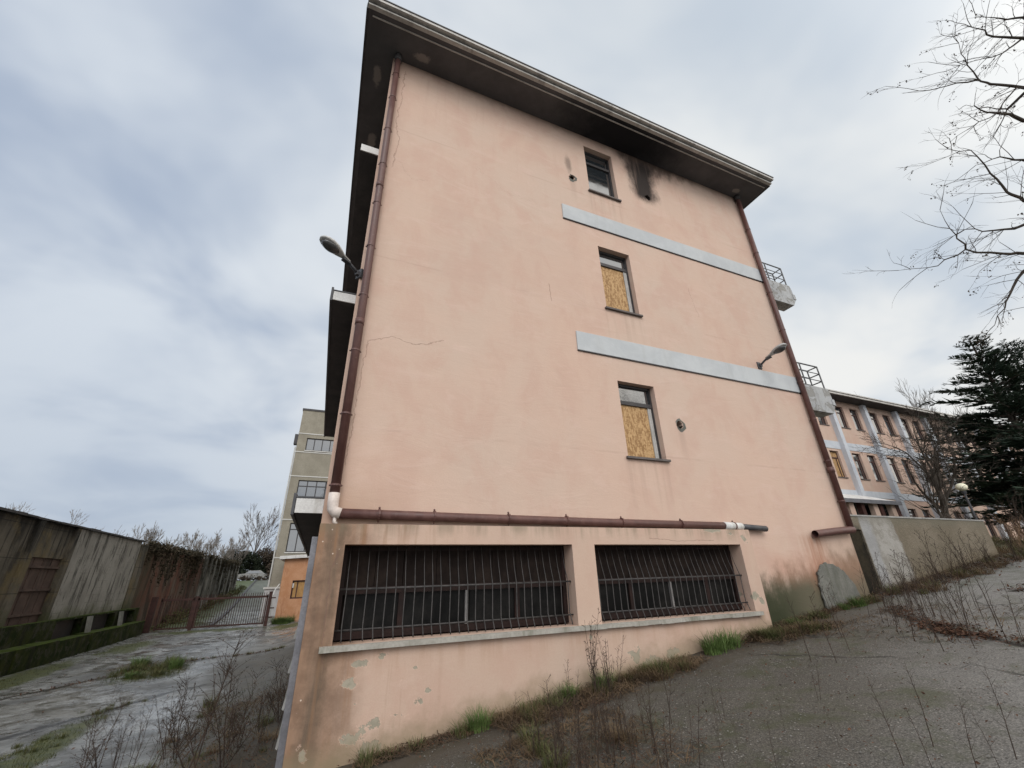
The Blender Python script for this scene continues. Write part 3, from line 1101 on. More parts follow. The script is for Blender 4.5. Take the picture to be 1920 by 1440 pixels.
for xx in (.62, 1.35, 2.45, 3.42, 4.45, 5.7, 6.95):
    zz = .772 - .0072 * xx
    m = MB().tube([(xx - .014, yp, zz), (xx + .014, yp, zz)], PR + .012, 14)
    m.ball((xx, yp + .01, zz + PR + .025), .016, 6, 4).ball((xx, yp + .01, zz - PR - .025), .013, 6, 4)
    m.box((xx - .01, yp + PR, zz - .01), (xx + .01, YF, zz + .01))
    m.build('bracket', MATS['brown_pipe'], hp)
dp2 = pipe([(10.40, yp, 10.57), (10.40, yp, 6.0), (10.40, yp, .72)], PR, 'downpipe', MATS['brown_pipe'], B)
pipe([(10.40, yp, 10.42), (10.40, yp, 10.61)], PR * 1.25, 'pipe_collar', MATS['roof_edge_dark'], dp2)
for zz in (9.2, 8.3, 6.9, 5.7, 4.2, 3.2, 2.2, 1.3):
    m = MB().tube([(10.40, yp, zz - .012), (10.40, yp, zz + .012)], PR + .007, 14)
    m.box((10.39, yp + PR, zz - .01), (10.41, YF, zz + .01))
    m.ball((10.40 - PR - .012, yp + .02, zz), .012, 6, 4)
    m.build('bracket', MATS['brown_pipe'], dp2)
pipe([(10.40, yp, 2.05), (10.40, yp, 1.93)], PR + .012, 'pipe_socket', MATS['brown_pipe'], dp2)
op = MB()
ya = YF - .10
kk = 16
for rr in (.072, .062):
    pass
path = [(10.42, ya, .70), (9.85, ya, .665), (9.15, ya, .60)]
op.tube(path, .072, 16, cap=False)
op.tube(list(reversed(path)), .064, 16, cap=False)
a0 = Vector(path[-1])
ring_o, ring_i = [], []
for j in range(16):
    a = 2 * math.pi * j / 16
    ring_o.append((a0.x, a0.y + .072 * math.cos(a), a0.z + .072 * math.sin(a)))
    ring_i.append((a0.x, a0.y + .064 * math.cos(a), a0.z + .064 * math.sin(a)))
for j in range(16):
    op.face([ring_o[j], ring_o[(j + 1) % 16], ring_i[(j + 1) % 16], ring_i[j]])
op.build('outlet_pipe', MATS['brown_pipe'], B, smooth=True)

# ------------------------------------------------------------------ wall lamps
def make_lamp(loc, direction, label):
    """built along local +X, then turned to its direction"""
    t = thing('wall_lamp', (0, 0, 0), label, 'wall lamp', 'street-lamp heads bracketed to the pink building')
    m = MB().box((-.03, -.06, -.09), (.012, .06, .09))
    m.box((0.01, -.03, -.05), (.06, .03, .03))
    m.build('bracket', MATS['dark_metal'], t, bevel=.006)
    MB().tube([(.03, 0, -.01), (.12, 0, .03), (.30, 0, .085)], .026, 10).build('arm', MATS['dark_metal'], t, smooth=True)
    s_ = MB()
    prof = [(.22, .036, .034), (.34, .045, .045), (.40, .075, .06), (.50, .115, .075), (.60, .128, .078), (.68, .11, .068), (.74, .07, .045), (.765, .02, .015)]
    n = 12
    for (px, ry, rz) in prof:
        zc = .075 + (px - .22) * .12
        for j in range(n):
            a = 2 * math.pi * j / n
            s_.v.append((px, ry * math.cos(a), zc + (rz if math.sin(a) > 0 else rz * .35) * math.sin(a)))
    for i in range(len(prof) - 1):
        for j in range(n):
            a, b = i * n + j, i * n + (j + 1) % n
            s_.f.append((a, b, b + n, a + n))
    s_.f.append(tuple(range(n - 1, -1, -1)))
    s_.f.append(tuple(range((len(prof) - 1) * n, len(prof) * n)))
    s_.build('lamp_housing', MATS['lamp_shell'], t, smooth=True)
    MB().ball((.575, 0, .105), (.155, .10, .075), 14, 8).build('lamp_lens', MATS['lamp_glass'], t, smooth=True)
    MB().box((.2, -.04, .035), (.34, .04, .062)).build('gear_box', MATS['dark_metal'], t, bevel=.008)
    t.location = loc
    t.rotation_euler = (0, 0, math.atan2(direction[1], direction[0]))
    t.rotation_euler[1] = -R(4)
    return t


la = make_lamp((-.07, 5.99, 4.56), (-.58, -.42), 'grey street-lamp head on a dark arm at the left corner pipe of the pink building')
lb = make_lamp((9.15, 5.97, 4.47), (0, -1), 'grey street-lamp head on a dark arm near the right downpipe of the pink building')

# grey cement slab leaning at the wall foot
sl = MB()
o = [(8.93, -.8), (8.9, -.5), (8.91, -.25), (8.96, -.06), (9.08, .05), (9.25, .12), (9.45, .12), (9.62, .06), (9.76, -.03), (9.88, -.16), (9.97, -.34), (10.02, -.55), (10.03, -.8)]
rz = random.Random(6)
oo = []
for (a, b), (a2, b2) in zip(o, o[1:] + o[:1]):
    for k in range(4):
        t = k / 4
        oo.append((a + (a2 - a) * t + rz.uniform(-.022, .022), b + (b2 - b) * t * 1.0 + rz.uniform(-.022, .022) - .06))
sl.prism([(a, YF - .008 - .03 * (.1 - b), b) for a, b in oo], (0, -.035, -.004))
tag(sl.build('cement_slab', MATS['cement_slab'], origin=(9.5, 5.8, -.6), bevel=.008), 'rounded broken grey cement slab leaning on the pink wall under the open pipe end', 'cement slab')

# ------------------------------------------------------------------ retaining wall
rw = thing('retaining_wall', (13.4, 6.1, -.4), 'low roughcast retaining wall with a pale cement repair and a recess painted shadow-black, right of the pink building', 'retaining wall')
MB().box((10.93, 6.0, -1.2), (16.47, 6.2, 1.0)).box((10.445, 6.0, .72), (10.929, 6.2, 1.0)).build('wall', MATS['roughcast'], rw)
MB().box((10.445, 6.03, -1.2), (10.928, 6.22, .719)).build('recess', MATS['shade_black'], rw)  # shallow face painted black for the shade of a deeper gap
MB().box((10.445, 5.985, 1.0), (16.5, 6.215, 1.035)).build('coping', MATS['concrete'], rw, bevel=.005)

# ------------------------------------------------------------------ long wing at the back right
YW = 16.3
W = thing('long_wing', (34, 16.5, .7), 'long pink three-storey wing with grey pilasters behind the trees on the right', 'building')
pils = [31.15 + 3.93 * k for k in range(-5, 9)]
wins = []
for px in pils:
    for dx in (.42, 2.05):
        wins.append((px + dx, px + dx + .9))
X0, X1 = 11.3, 67
hl = []
for a, b in wins:
    for z0, z1 in ((8.62, 10.2), (5.1, 6.82), (1.6, 3.35)):
        hl.append((a, z0, b, z1))
m = MB()
m.holed(rect(X0, .2, X1, 10.6), [rect(*q) for q in hl], YW, .2)
m.face([(X0, YW, .2), (X0, YW, 10.6), (X0, YW + 11, 10.6), (X0, YW + 11, .2)])
m.face([(X1, YW, .2), (X1, YW + 11, .2), (X1, YW + 11, 10.6), (X1, YW, 10.6)])
m.face([(X0, YW + 11, .2), (X0, YW + 11, 10.6), (X1, YW + 11, 10.6), (X1, YW + 11, .2)])
m.build('wall', MATS['wing_plaster'], W)
for px in pils:
    MB().box((px - .58, YW - .28, .3), (px - .22, YW - .002, 10.55)).build('pilaster', MATS['wing_grey'], W)
for z0, z1 in ((6.98, 7.5), (3.9, 4.32)):
    for a, b in zip(pils, pils[1:]):
        MB().box((a - .218, YW - .025, z0), (b - .582, YW - .003, z1)).build('band', MATS['wing_grey'], W)
rf = MB().box((X0 - .4, YW - .85, 10.6), (X1 + .6, YW + 12, 10.72)).build('roof', MATS['soffit_paint'], W)
MB().box((X0 - .42, YW - .93, 10.58), (X1 + .62, YW - .852, 10.70)).build('fascia_strip', MATS['fascia_metal'], rf)
MB().box((X0 - .44, YW - .98, 10.722), (X1 + .64, YW - .6, 10.80)).build('gutter_edge', MATS['fascia_metal'], rf)
protos = {}
rw_ = random.Random(9)
for a, z0, b, z1 in hl:
    if a < 26 or a > 52:
        continue
    key = (z0, 'b' if (z0 == 5.1 and abs(a - 29.27) < .3) else 'p')
    if key not in protos:
        f = MB()
        y0 = YW + .12
        t = .06
        f.box((a, y0, z0), (a + t, y0 + .05, z1)).box((b - t, y0, z0), (b, y0 + .05, z1)).box((a + t, y0, z1 - t), (b - t, y0 + .05, z1)).box((a + t, y0, z0), (b - t, y0 + .05, z0 + t))
        f.box((a + t, y0 - .01, z1 - .48), (b - t, y0 + .045, z1 - .40))
        f.box((b - .3, y0 - .008, z0 + t), (b - .24, y0 + .045, z1 - .482))
        wn = f.build('window', MATS['brown_frame'], W)
        MB().box((a + t, y0 + .02, z0 + t), (b - t, y0 + .03, z1 - t)).build('pane', MATS['osb_board' if key[1] == 'b' else 'window_glass'], wn)
        MB().box((a - .04, YW - .05, z0 - .05), (b + .04, YW + .118, z0 - .002)).build('sill', MATS['dark_sill'], wn)
        if key[1] == 'b': wn['label'] = 'boarded window nearest the pink end block'
        protos[key] = (wn, a)
    else:
        wn, a0_ = protos[key]
        c_ = copy_tree(wn, W)
        c_.location.x = a - a0_
# glazed porch canopy with brown posts
pc = MB()
pc.prism([(25.2, YW - .03, 4.02), (25.2, YW - 1.9, 3.34), (25.2, YW - 1.9, 3.25), (25.2, YW - .03, 3.9)], (5.6, 0, 0))
cp = pc.build('porch_canopy', MATS['canopy_white'], W)
MB().box((25.15, YW - 1.98, 3.13), (30.85, YW - 1.902, 3.34)).build('canopy_gutter', MATS['grey_metal'], cp)
for xx in (25.4, 27.2, 28.9, 30.5):
    MB().box((xx, YW - 1.8, .5), (xx + .28, YW - 1.55, 3.2)).build('porch_post', MATS['brown_frame'], W)
for xx in (26.2, 28.4, 30.1):
    MB().box((xx, YW - 1.75, .5), (xx + .42, YW - 1.5, 3.2)).build('porch_pier', MATS['wing_plaster'], W)
MB().box((25.4, YW - 1.3, .6), (30.7, YW - 1.25, 3.3)).build('porch_glazing', MATS['window_glass'], W)

# globe lamp on the terrace
gl = thing('globe_lamp', (22.88, 8.5, .75), 'cream globe lamp on a dark post in front of the dark conifers', 'street lamp')
MB().tube([(22.88, 8.5, .7), (22.88, 8.5, 2.5)], [.05, .035], 8).build('post', MATS['dark_metal'], gl)
MB().tube([(22.88, 8.5, 2.44), (22.88, 8.5, 2.54)], [.07, .09], 10).build('collar', MATS['dark_metal'], gl)
MB().ball((22.88, 8.5, 2.70), (.18, .18, .15), 16, 10).build('globe', MATS['globe_white'], gl, smooth=True)

# ------------------------------------------------------------------ tan block at the back left
tb = thing('apartment_block', (2, 38, -1.8), 'tall sand-coloured block with dark-framed windows behind the orange annex on the left', 'building')
YT = 36.0
TW = [(-2.35, 9.45, .0, 10.45), (-2.4, 5.85, .2, 7.1), (-2.42, 1.95, .0, 3.95)]
m = MB()
m.holed(rect(-3.0, -.4, 9, 12.75), [rect(*q) for q in TW], YT, .15)
m.face([(-3, YT, -.4), (-3, YT, 12.75), (-3, 50, 12.75), (-3, 50, -.4)])
m.face([(9, YT, -.4), (9, 50, -.4), (9, 50, 12.75), (9, YT, 12.75)])
m.build('wall', MATS['tan_render'], tb)
MB().box((-3.05, YT - .05, 12.75), (9.05, 50, 12.9)).build('roof', MATS['dark_frame'], tb)
MB().box((-3.25, YT - .12, -2.4), (9, 50, -.4)).build('plinth', MATS['pale_base'], tb)
MB().box((-3.33, YT - .2, -.398), (9, YT - .0, -.28)).build('plinth_cap', MATS['pale_trim'], tb)
for zz in (10.75, 9.25, 7.35, 4.15, 1.55):
    MB().box((-3.06, YT - .03, zz), (9, YT - .002, zz + .07)).build('string_course', MATS['pale_trim'], tb)
MB().box((-3.25, YT + .02, 9.9), (-3.0, YT + .5, 10.7)).build('side_box', MATS['dark_frame'], tb)
MB().tube([(-3.08, YT + .1, -.3), (-3.08, YT + .1, 9.7)], .05, 8).build('downpipe', MATS['pale_trim'], tb)
for i, (a, z0, b, z1) in enumerate(TW):
    y0 = YT + .1
    f = MB()
    t = .07
    f.box((a, y0, z0), (a + t, y0 + .05, z1)).box((b - t, y0, z0), (b, y0 + .05, z1)).box((a + t, y0, z1 - t), (b - t, y0 + .05, z1)).box((a + t, y0, z0), (b - t, y0 + .05, z0 + t))
    n = 4
    for k in range(1, n):
        xx = a + (b - a) * k / n
        f.box((xx - .035, y0 - .005, z0 + t), (xx + .035, y0 + .045, z1 - t))
    if i:
        f.box((a + t, y0 - .01, z1 - .48), (b - t, y0 + .04, z1 - .41))
    wn = f.build('window', MATS['dark_frame'], tb)
    MB().box((a + t, y0 + .02, z0 + t), (b - t, y0 + .028, z1 - t)).build('pane', MATS['window_glass'], wn)
    MB().box((a - .05, YT - .06, z0 - .07), (b + .05, YT + .098, z0 - .002)).build('sill', MATS['pale_trim'], wn)

an = thing('orange_annex', (-.8, 32, -2.1), 'small orange rendered annex with a white eave and a boarded window beside the rusty gate', 'annex')
m = MB()
m.holed([(-2.0, -2.5), (3.0, -2.5), (3.0, 1.55), (-2.0, 1.28)], [rect(-1.38, -.92, -.4, .08)], 31.0, .14)
m.face([(-2.0, 31, -2.5), (-2, 31, 1.28), (-2, 35.8, 1.28), (-2, 35.8, -2.5)])
m.face([(3, 31, -2.5), (3, 35.8, -2.5), (3, 35.8, 1.55), (3, 31, 1.55)])
m.build('wall', MATS['orange_render'], an)
m = MB()
m.prism([(-2.3, 30.75, 1.27), (3.2, 30.75, 1.57), (3.2, 30.75, 1.75), (-2.3, 30.75, 1.45)], (0, 5.0, 0))
m.build('eave', MATS['canopy_white'], an)
fr = MB().box((-1.38, 31.1, -.92), (-1.30, 31.14, .08)).box((-.48, 31.1, -.92), (-.4, 31.14, .08)).box((-1.3, 31.1, 0), (-.48, 31.14, .08)).box((-1.3, 31.1, -.92), (-.48, 31.14, -.84)).box((-1.12, 31.095, -.84), (-1.06, 31.14, 0)).build('window', MATS['brown_frame'], an)
MB().box((-1.3, 31.12, -.84), (-.48, 31.135, 0)).build('board', MATS['board_wood'], fr)
MB().box((-1.36, 31.06, -.32), (-1.28, 31.098, -.08)).build('notice', MATS['canopy_white'], fr)
hs = MB().tube([(-2.28, 30.4, -1.2), (-2.3, 30.5, -.75), (-2.2, 30.6, -.35), (-2.05, 30.8, -.1)], .03, 8)
tag(hs.build('white_hose', MATS['canopy_white'], origin=(-2.28, 30.4, -2.1), smooth=True), 'curved white pipe standing behind the gate at the orange annex corner', 'pipe')

# ------------------------------------------------------------------ perimeter wall and steps on the left
XW = -8.3
pw = thing('perimeter_wall', (XW, 20, -2.1), 'tall black-streaked concrete boundary wall with a rusty shutter on the left', 'wall')
MB().box((XW - .2, 2.0, -2.6), (XW, 18.3, 1.98)).build('concrete_panels', MATS['wet_left_wall'], pw)
MB().box((XW - .2, 18.62, .93), (XW - .02, 20.75, 1.98)).build('concrete_panels', MATS['wet_left_wall'], pw)
MB().box((XW - .2, 21.0, -2.6), (XW + .03, 27.5, 1.98)).build('rendered_panel', MATS['rendered_block'], pw)
MB().box((XW - .22, 27.5, -2.6), (XW + .07, 28.5, 1.9)).build('end_pier', MATS['wet_left_wall'], pw)
for ya_, yb_ in ((18.3, 18.62), (20.75, 21.0), (13.9, 14.2), (9.6, 9.9), (5.3, 5.6)):
    MB().box((XW - .2, ya_, -2.6), (XW + .09, yb_, 1.97)).build('post', MATS['wet_left_wall'], pw)
cp_ = MB()
rc = random.Random(5)
yy = 2.0
while yy < 27.6:
    L_ = rc.uniform(.5, .9)
    cp_.box((XW - .3, yy, 1.98 + rc.uniform(0, .02)), (XW + .12 + rc.uniform(-.02, .02), min(yy + L_ - .02, 27.7), 2.05 + rc.uniform(-.01, .015)))
    yy += L_
cp_.build('coping', MATS['roof_edge_dark'], pw)
sh = MB().box((XW - .15, 18.622, -2.3), (XW - .08, 20.748, .93))
for zz in (-1.45, -.75, -.05, .62):
    sh.box((XW - .08, 18.63, zz), (XW - .02, 20.74, zz + .07))
for yy in (19.15, 19.7, 20.2):
    sh.box((XW - .08, yy, -2.3), (XW - .066, yy + .02, .9))
sh.build('metal_shutter', MATS['metal_shutter'], pw)

bw = MB().box((XW - .25, 28.52, -2.6), (XW - .05, 42.0, 1.85))
tag(bw.build('brick_wall', MATS['red_brick_wall'], origin=(XW, 35, -2.1)), 'dark reddish brick wall hung with dead vines beyond the gate', 'wall')
fw = MB().box((XW - .3, 42.0, -2.2), (XW - .08, 60, 2.1))
for i in range(10):
    yy = 42.4 + i * 1.75
    fw.box((XW - .07, yy, -2.0), (XW + .1, yy + .35, 2.0))
tag(fw.build('ribbed_wall', MATS['slatted_wall'], origin=(XW, 50, -1.8)), 'grey ribbed wall between the reddish brick wall and the dark evergreens', 'wall')

# stepped mossy plinth with dark box openings
st = thing('mossy_bench', (-7.9, 20, -2.1), 'stepped moss-covered concrete bench with dark square openings at the boundary wall foot', 'concrete bench')
m = MB()
m.box((-8.22, 2.0, -2.5), (-7.95, 21.0, -.96))
m.box((-8.2, 21.0, -2.5), (-7.96, 23.0, -1.62))
ops = [(21.0, 23.0), (23.95, 26.0), (26.65, 28.3)]
prev = 21.0
for a, b in ops:
    if a > prev:
        m.box((-8.22, prev, -2.5), (-7.95, a, -.96 + rc.uniform(-.03, .03)))
    m.box((-8.22, a, -2.5), (-7.97, b, -1.6))
    m.box((-8.22, a + .002, -1.02), (-7.96, b - .002, -.955))
    prev = b
m.box((-8.22, prev, -2.5), (-7.95, 28.9, -.96))
m.build('upper_step', MATS['mossy_concrete'], st)
for a, b in ops:
    MB().box((-8.215, a + .03, -1.598), (-8.19, b - .03, -1.022)).build('opening_back', MATS['dark_frame'], st)
m = MB()
yy = 2.0
while yy < 28.2:
    L_ = rc.uniform(1.6, 2.4)
    if not (21.6 < yy + L_ / 2 < 22.3):
        m.box((-7.945, yy, -2.5), (-7.42 + rc.uniform(-.06, .04), yy + L_ - .03, -1.55 + rc.uniform(-.03, .03)))
    yy += L_
m.build('lower_step', MATS['mossy_concrete'], st)
for a in (23.2, 26.3):
    MB().prism([(-7.94, a, -1.0), (-7.94, a + .3, -1.0), (-7.6, a - .3, -2.1), (-7.6, a - .55, -2.1)], (.08, .02, 0)).build('broken_prop', MATS['cement_slab'], st)

# ------------------------------------------------------------------ gate
gt = thing('rusty_gate', (-4.8, 29.2, -2.1), 'rusty red two-leaf barred gate across the drive on the left', 'gate')
for nm, a, b in (('left', -7.22, -5.78), ('right', -5.62, -2.38)):
    m = MB()
    za = -.69
    m.box((a, 29.17, za - .05), (b, 29.23, za + .05)).box((a, 29.175, -2.02), (b, 29.225, -1.95))
    m.box((a, 29.17, -2.04), (a + .07, 29.23, za + .1)).box((b - .07, 29.17, -2.04), (b, 29.23, za + .1))
    nb_ = int((b - a) / .105)
    for i in range(1, nb_):
        xx = a + (b - a) * i / nb_
        m.tube([(xx, 29.2, -2.0), (xx, 29.2, za + .2)], .017, 5)
    m.build('leaf', MATS['rust_red'], gt)
MB().box((-7.62, 29.1, -2.3), (-7.38, 29.3, -.52)).build('post', MATS['rust_red'], gt)
MB().box((-5.77, 29.12, -2.3), (-5.63, 29.28, -.55)).build('post', MATS['rust_red'], gt)
m = MB().box((-2.36, 29.12, -2.3), (-2.2, 29.28, -.45))
for zz in (-.8, -1.3, -1.75):
    m.box((-2.2, 29.17, zz), (-2.0, 29.23, zz + .06))
m.build('post', MATS['rust_red'], gt)

kb = MB()
for i in range(26):
    t0, t1 = i / 26, (i + .97) / 26
    p0 = Vector((-5.1 - 3.6 * t0, 31 + 52 * t0, 0))
    p1 = Vector((-5.1 - 3.6 * t1, 31 + 52 * t1, 0))
    p0.z = gz(p0.x, p0.y)
    p1.z = gz(p1.x, p1.y)
    kb.prism([p0 + Vector((-.08, 0, -.1)), p0 + Vector((.08, 0, -.1)), p0 + Vector((.08, 0, .1)), p0 + Vector((-.08, 0, .1))], p1 - p0)
tag(kb.build('kerb', MATS['dark_frame'], origin=(-6.5, 50, -1.2)), kind='structure')

# ------------------------------------------------------------------ pale car at the end of the drive
cr = thing('parked_car', (-9.7, 84, gz(-9.7, 84)), 'pale weathered car standing among dark bushes at the far end of the drive', 'car')
zc = gz(-9.7, 84)
m = MB()
prof = [(0, .3), (0, .8), (.08, .95), (.9, 1.02), (1.35, 1.42), (2.9, 1.45), (3.5, 1.0), (3.75, .9), (3.78, .35)]
m.prism([(-11.6 + a, 83.2, zc + b) for a, b in prof], (0, 1.6, 0))
m.build('body', MATS['car_paint'], cr, bevel=.05)
MB().prism([(-10.55, 83.17, zc + 1.03), (-10.2, 83.17, zc + 1.36), (-8.8, 83.17, zc + 1.38), (-8.35, 83.17, zc + 1.03)], (0, .04, 0)).build('side_window', MATS['window_glass'], cr)
for xx in (-10.85, -8.6):
    MB().tube([(xx, 83.15, zc + .31), (xx, 83.4, zc + .31)], .31, 14).build('wheel', MATS['tyre_rubber'], cr)

# ------------------------------------------------------------------ trees
MINR = [.0025]


def grow(mb, p, d, L, r, lev, rn, spread, up, kids, k=4, seglen=4, thin=.55, shrink=.62, leaves=None, droop=0):
    pts = [p.copy()]
    d = d.normalized()
    q = p.copy()
    for i in range(seglen):
        d = (d + Vector((rn.gauss(0, .11), rn.gauss(0, .11), rn.gauss(0, .08) + up * .12 - droop * .1))).normalized()
        q = q + d * (L / seglen)
        pts.append(q.copy())
    rs = [r * (1 - (1 - thin) * i / seglen) for i in range(seglen + 1)]
    if lev == 0:
        rs[-1] = r * .35
    mb.tube(pts, rs, k, cap=False)
    if leaves is not None and lev <= 1 and rn.random() < .16:
        leaves.append(pts[-1].copy())
    if lev == 0:
        return
    n = kids[min(lev, len(kids) - 1)]
    n = max(2, int(round(n * rn.uniform(.75, 1.25))))
    for i in range(n):
        t = rn.uniform(.3, 1.0) if i < n - 1 else 1.0
        fi = t * seglen
        a = min(int(fi), seglen - 1)
        pp = pts[a].lerp(pts[a + 1], fi - a)
        dd = (pts[a + 1] - pts[a]).normalized()
        ax = dd.orthogonal().normalized()
        ax = Quaternion(dd, rn.uniform(0, 2 * math.pi)) @ ax
        ang = rn.uniform(.5, 1.0) * spread * (1 if i < n - 1 else .45)
        nd = Quaternion(ax, ang) @ dd
        rr = max(r * (1 - (1 - thin) * t) * rn.uniform(.5, .75), MINR[0])
        grow(mb, pp, nd, L * shrink * rn.uniform(.7, 1.15), rr, lev - 1, rn, spread, up, kids, max(3, k - 1), max(3, seglen - 1), thin, shrink, leaves, droop)


def bare_tree(x, y, h, seed, label, mat='twig_grey', r=None, lev=5, group='bare trees behind the boundary wall', spread=.62, up=.5, z=None, cname='bare_tree', kids=(3, 3, 3, 4, 4, 4)):
    rn = random.Random(seed)
    MINR[0] = max(.0025, math.hypot(x, y) * .00022)
    z = gz(x, y) if z is None else z
    t = thing(cname, (x, y, z), label, 'tree', group)
    tr = MB()
    r = r or h * .014
    tp = [Vector((x, y, z - .2))]
    for i in range(5):
        tp.append(Vector((x + rn.gauss(0, .012) * h, y + rn.gauss(0, .012) * h, z + h * .42 * (i + 1) / 5)))
    tr.tube(tp, [r * (1.25 - .11 * i) for i in range(6)], 7)
    tr.build('trunk', MATS[mat], t)
    cm = MB()
    for i in range(9):
        f = .35 + .65 * i / 8
        k = min(4, int(f * 5))
        pp = tp[k].lerp(tp[k + 1], f * 5 - k)
        a = i * 2.4 + rn.uniform(-.4, .4)
        dd = Vector((math.cos(a), math.sin(a), 0)) * (1.1 - .8 * f) + Vector((0, 0, 1.0))
        grow(cm, pp, dd, h * .25 * rn.uniform(.8, 1.15), r * (.62 - .25 * f), lev - 2, rn, spread, up, kids, 5, 4)
    cm.build('crown', MATS[mat], t)
    return t


MINR[0] = .0025
# near bare tree whose limbs hang into the upper right of the view
NT = thing('bare_tree', (12.9, .1, gz(12.9, .1)), 'bare deciduous tree at the right whose twigs with dry seed clusters hang into the sky', 'tree')
rt = random.Random(21)
tz = gz(12.9, .1)
tk = [Vector((12.9, .1, tz - .2)), Vector((12.85, .15, tz + 1.5)), Vector((12.95, .1, 3.2)), Vector((12.85, .0, 5.2)), Vector((12.9, -.1, 7.2)), Vector((12.8, -.1, 9.4)), Vector((12.85, -.2, 12.0))]
MB().tube(tk, [.24, .2, .175, .15, .12, .085, .03], 10).build('trunk', MATS['bark'], NT)
limbs = [
    [(12.88, -.1, 7.0), (12.1, .3, 7.9), (11.2, .67, 8.28), (10.75, .9, 8.47), (10.59, .96, 8.61), (10.4, .91, 9.09), (10.27, .83, 9.59)],
    [(10.59, .96, 8.61), (10.16, 1.27, 8.62), (9.56, 1.7, 8.68)],
    [(12.85, .0, 4.9), (12.0, .9, 5.6), (11.2, 1.48, 6.13), (10.98, 1.55, 6.33), (10.75, 1.55, 6.73), (10.48, 1.54, 7.24), (10.04, 1.8, 7.38)],
    [(12.9, .05, 4.2), (12.0, 1.1, 5.0), (11.2, 1.85, 5.17), (10.92, 2.01, 5.21), (10.42, 2.28, 5.38), (10.04, 2.62, 5.14), (9.51, 2.99, 5.16)],
    [(10.42, 2.28, 5.38), (10.29, 2.26, 5.67), (10.07, 2.22, 6.19)],
    [(12.0, 1.1, 5.0), (11.5, 1.6, 5.1), (11.2, 1.97, 4.85), (11.02, 2.22, 4.48), (10.95, 2.36, 4.23), (10.7, 2.67, 3.82)],
    [(12.8, -.1, 8.6), (12.0, .1, 9.0), (11.2, .3, 9.26), (10.79, .52, 9.41), (10.59, .58, 9.65), (10.35, .69, 9.8)],
    [(11.2, .3, 9.26), (10.92, .57, 9.04), (10.65, .77, 9.01), (10.16, 1.16, 8.93)],
    [(12.8, -.1, 9.2), (12.0, .05, 9.5), (11.2, .14, 9.67), (10.88, .33, 9.76), (10.56, .5, 9.91)],
    [(12.1, .3, 7.7), (11.2, .91, 7.63), (10.88, 1.04, 7.85), (10.62, 1.17, 8.0), (10.42, 1.25, 8.15)],
    [(11.2, .67, 8.28), (11.04, .74, 8.24), (10.85, 1.05, 7.88), (10.52, 1.34, 7.71), (10.21, 1.65, 7.48)],
    [(12.0, .9, 5.6), (11.5, 1.1, 6.5), (11.2, 1.2, 6.9), (10.85, 1.35, 7.0), (10.5, 1.6, 6.9)],
    [(12.0, 1.1, 5.0), (11.6, 1.5, 4.6), (11.35, 2.0, 4.2), (11.25, 2.3, 3.7), (11.15, 2.5, 3.2)],
    [(12.0, .9, 5.6), (11.4, 1.5, 5.8), (11.1, 1.75, 5.65), (10.8, 2.05, 5.75), (10.5, 2.3, 5.9)],
]
cm = MB()
seeds = []
for li, l in enumerate(limbs):
    P = [Vector(q) for q in l]
    sub_ = len(l) < 4
    r0 = .018 if (l[0][0] < 11.3) else .055
    fine_ = []
    for a, b in zip(P, P[1:]):
        n = 3
        for i in range(n):
            q = a.lerp(b, i / n)
            if 0 < i:
                q = q + Vector((rt.gauss(0, .018), rt.gauss(0, .018), rt.gauss(0, .018)))
            fine_.append(q)
    fine_.append(P[-1])
    N = len(fine_)
    cm.tube(fine_, [max(.003, r0 * (1 - i / (N - 1)) ** 1.2 * .8 + .003) for i in range(N)], 6, cap=False)
    for i in range(2, N):
        for rep in range(2 if fine_[i].x < 11.6 else 1):
            if rt.random() < .6:
                dd = (fine_[i] - fine_[i - 1]).normalized()
                ax = Quaternion(dd, rt.uniform(0, 6.28)) @ dd.orthogonal().normalized()
                nd = Quaternion(ax, rt.uniform(.5, 1.1)) @ dd
                nd = nd + Vector((-.15, .05, rt.uniform(-.35, .2)))
                grow(cm, fine_[i], nd, rt.uniform(.22, .62), .006, 2 if rt.random() < .6 else 1, rt, .75, 0, (2, 2, 3), 4, 3, .6, .6, seeds, .25)
# the rest of the crown, out of the frame
for i in range(14):
    k = rt.randint(3, 5)
    a = rt.uniform(-2.4, 1.0)
    grow(cm, tk[k], Vector((math.cos(a), math.sin(a), .7)), rt.uniform(1.8, 2.8), .05, 3, rt, .7, .2, (2, 2, 3, 3), 5, 4, .55, .6, None, .1)
cm.build('crown', MATS['bark'], NT)
sd = MB()
for s_ in seeds:
    for i in range(rt.randint(2, 5)):
        c0 = s_ + Vector((rt.gauss(0, .025), rt.gauss(0, .025), -rt.uniform(0, .07)))
        q = Quaternion((rt.gauss(0, 1), rt.gauss(0, 1), rt.gauss(0, 1)), rt.uniform(0, 6))
        L_, w_ = rt.uniform(.028, .05), rt.uniform(.009, .018)
        sd.face([c0 + q @ Vector(v) for v in ((0, 0, 0), (w_, 0, L_ * .5), (0, .004, L_), (-w_, 0, L_ * .5))])
    sd.tube([s_, s_ + Vector((0, 0, -.05))], .002, 3, cap=False)
so_ = sd.build('seed_cluster', MATS['seed_brown'], NT)
so_['kind'] = 'stuff'


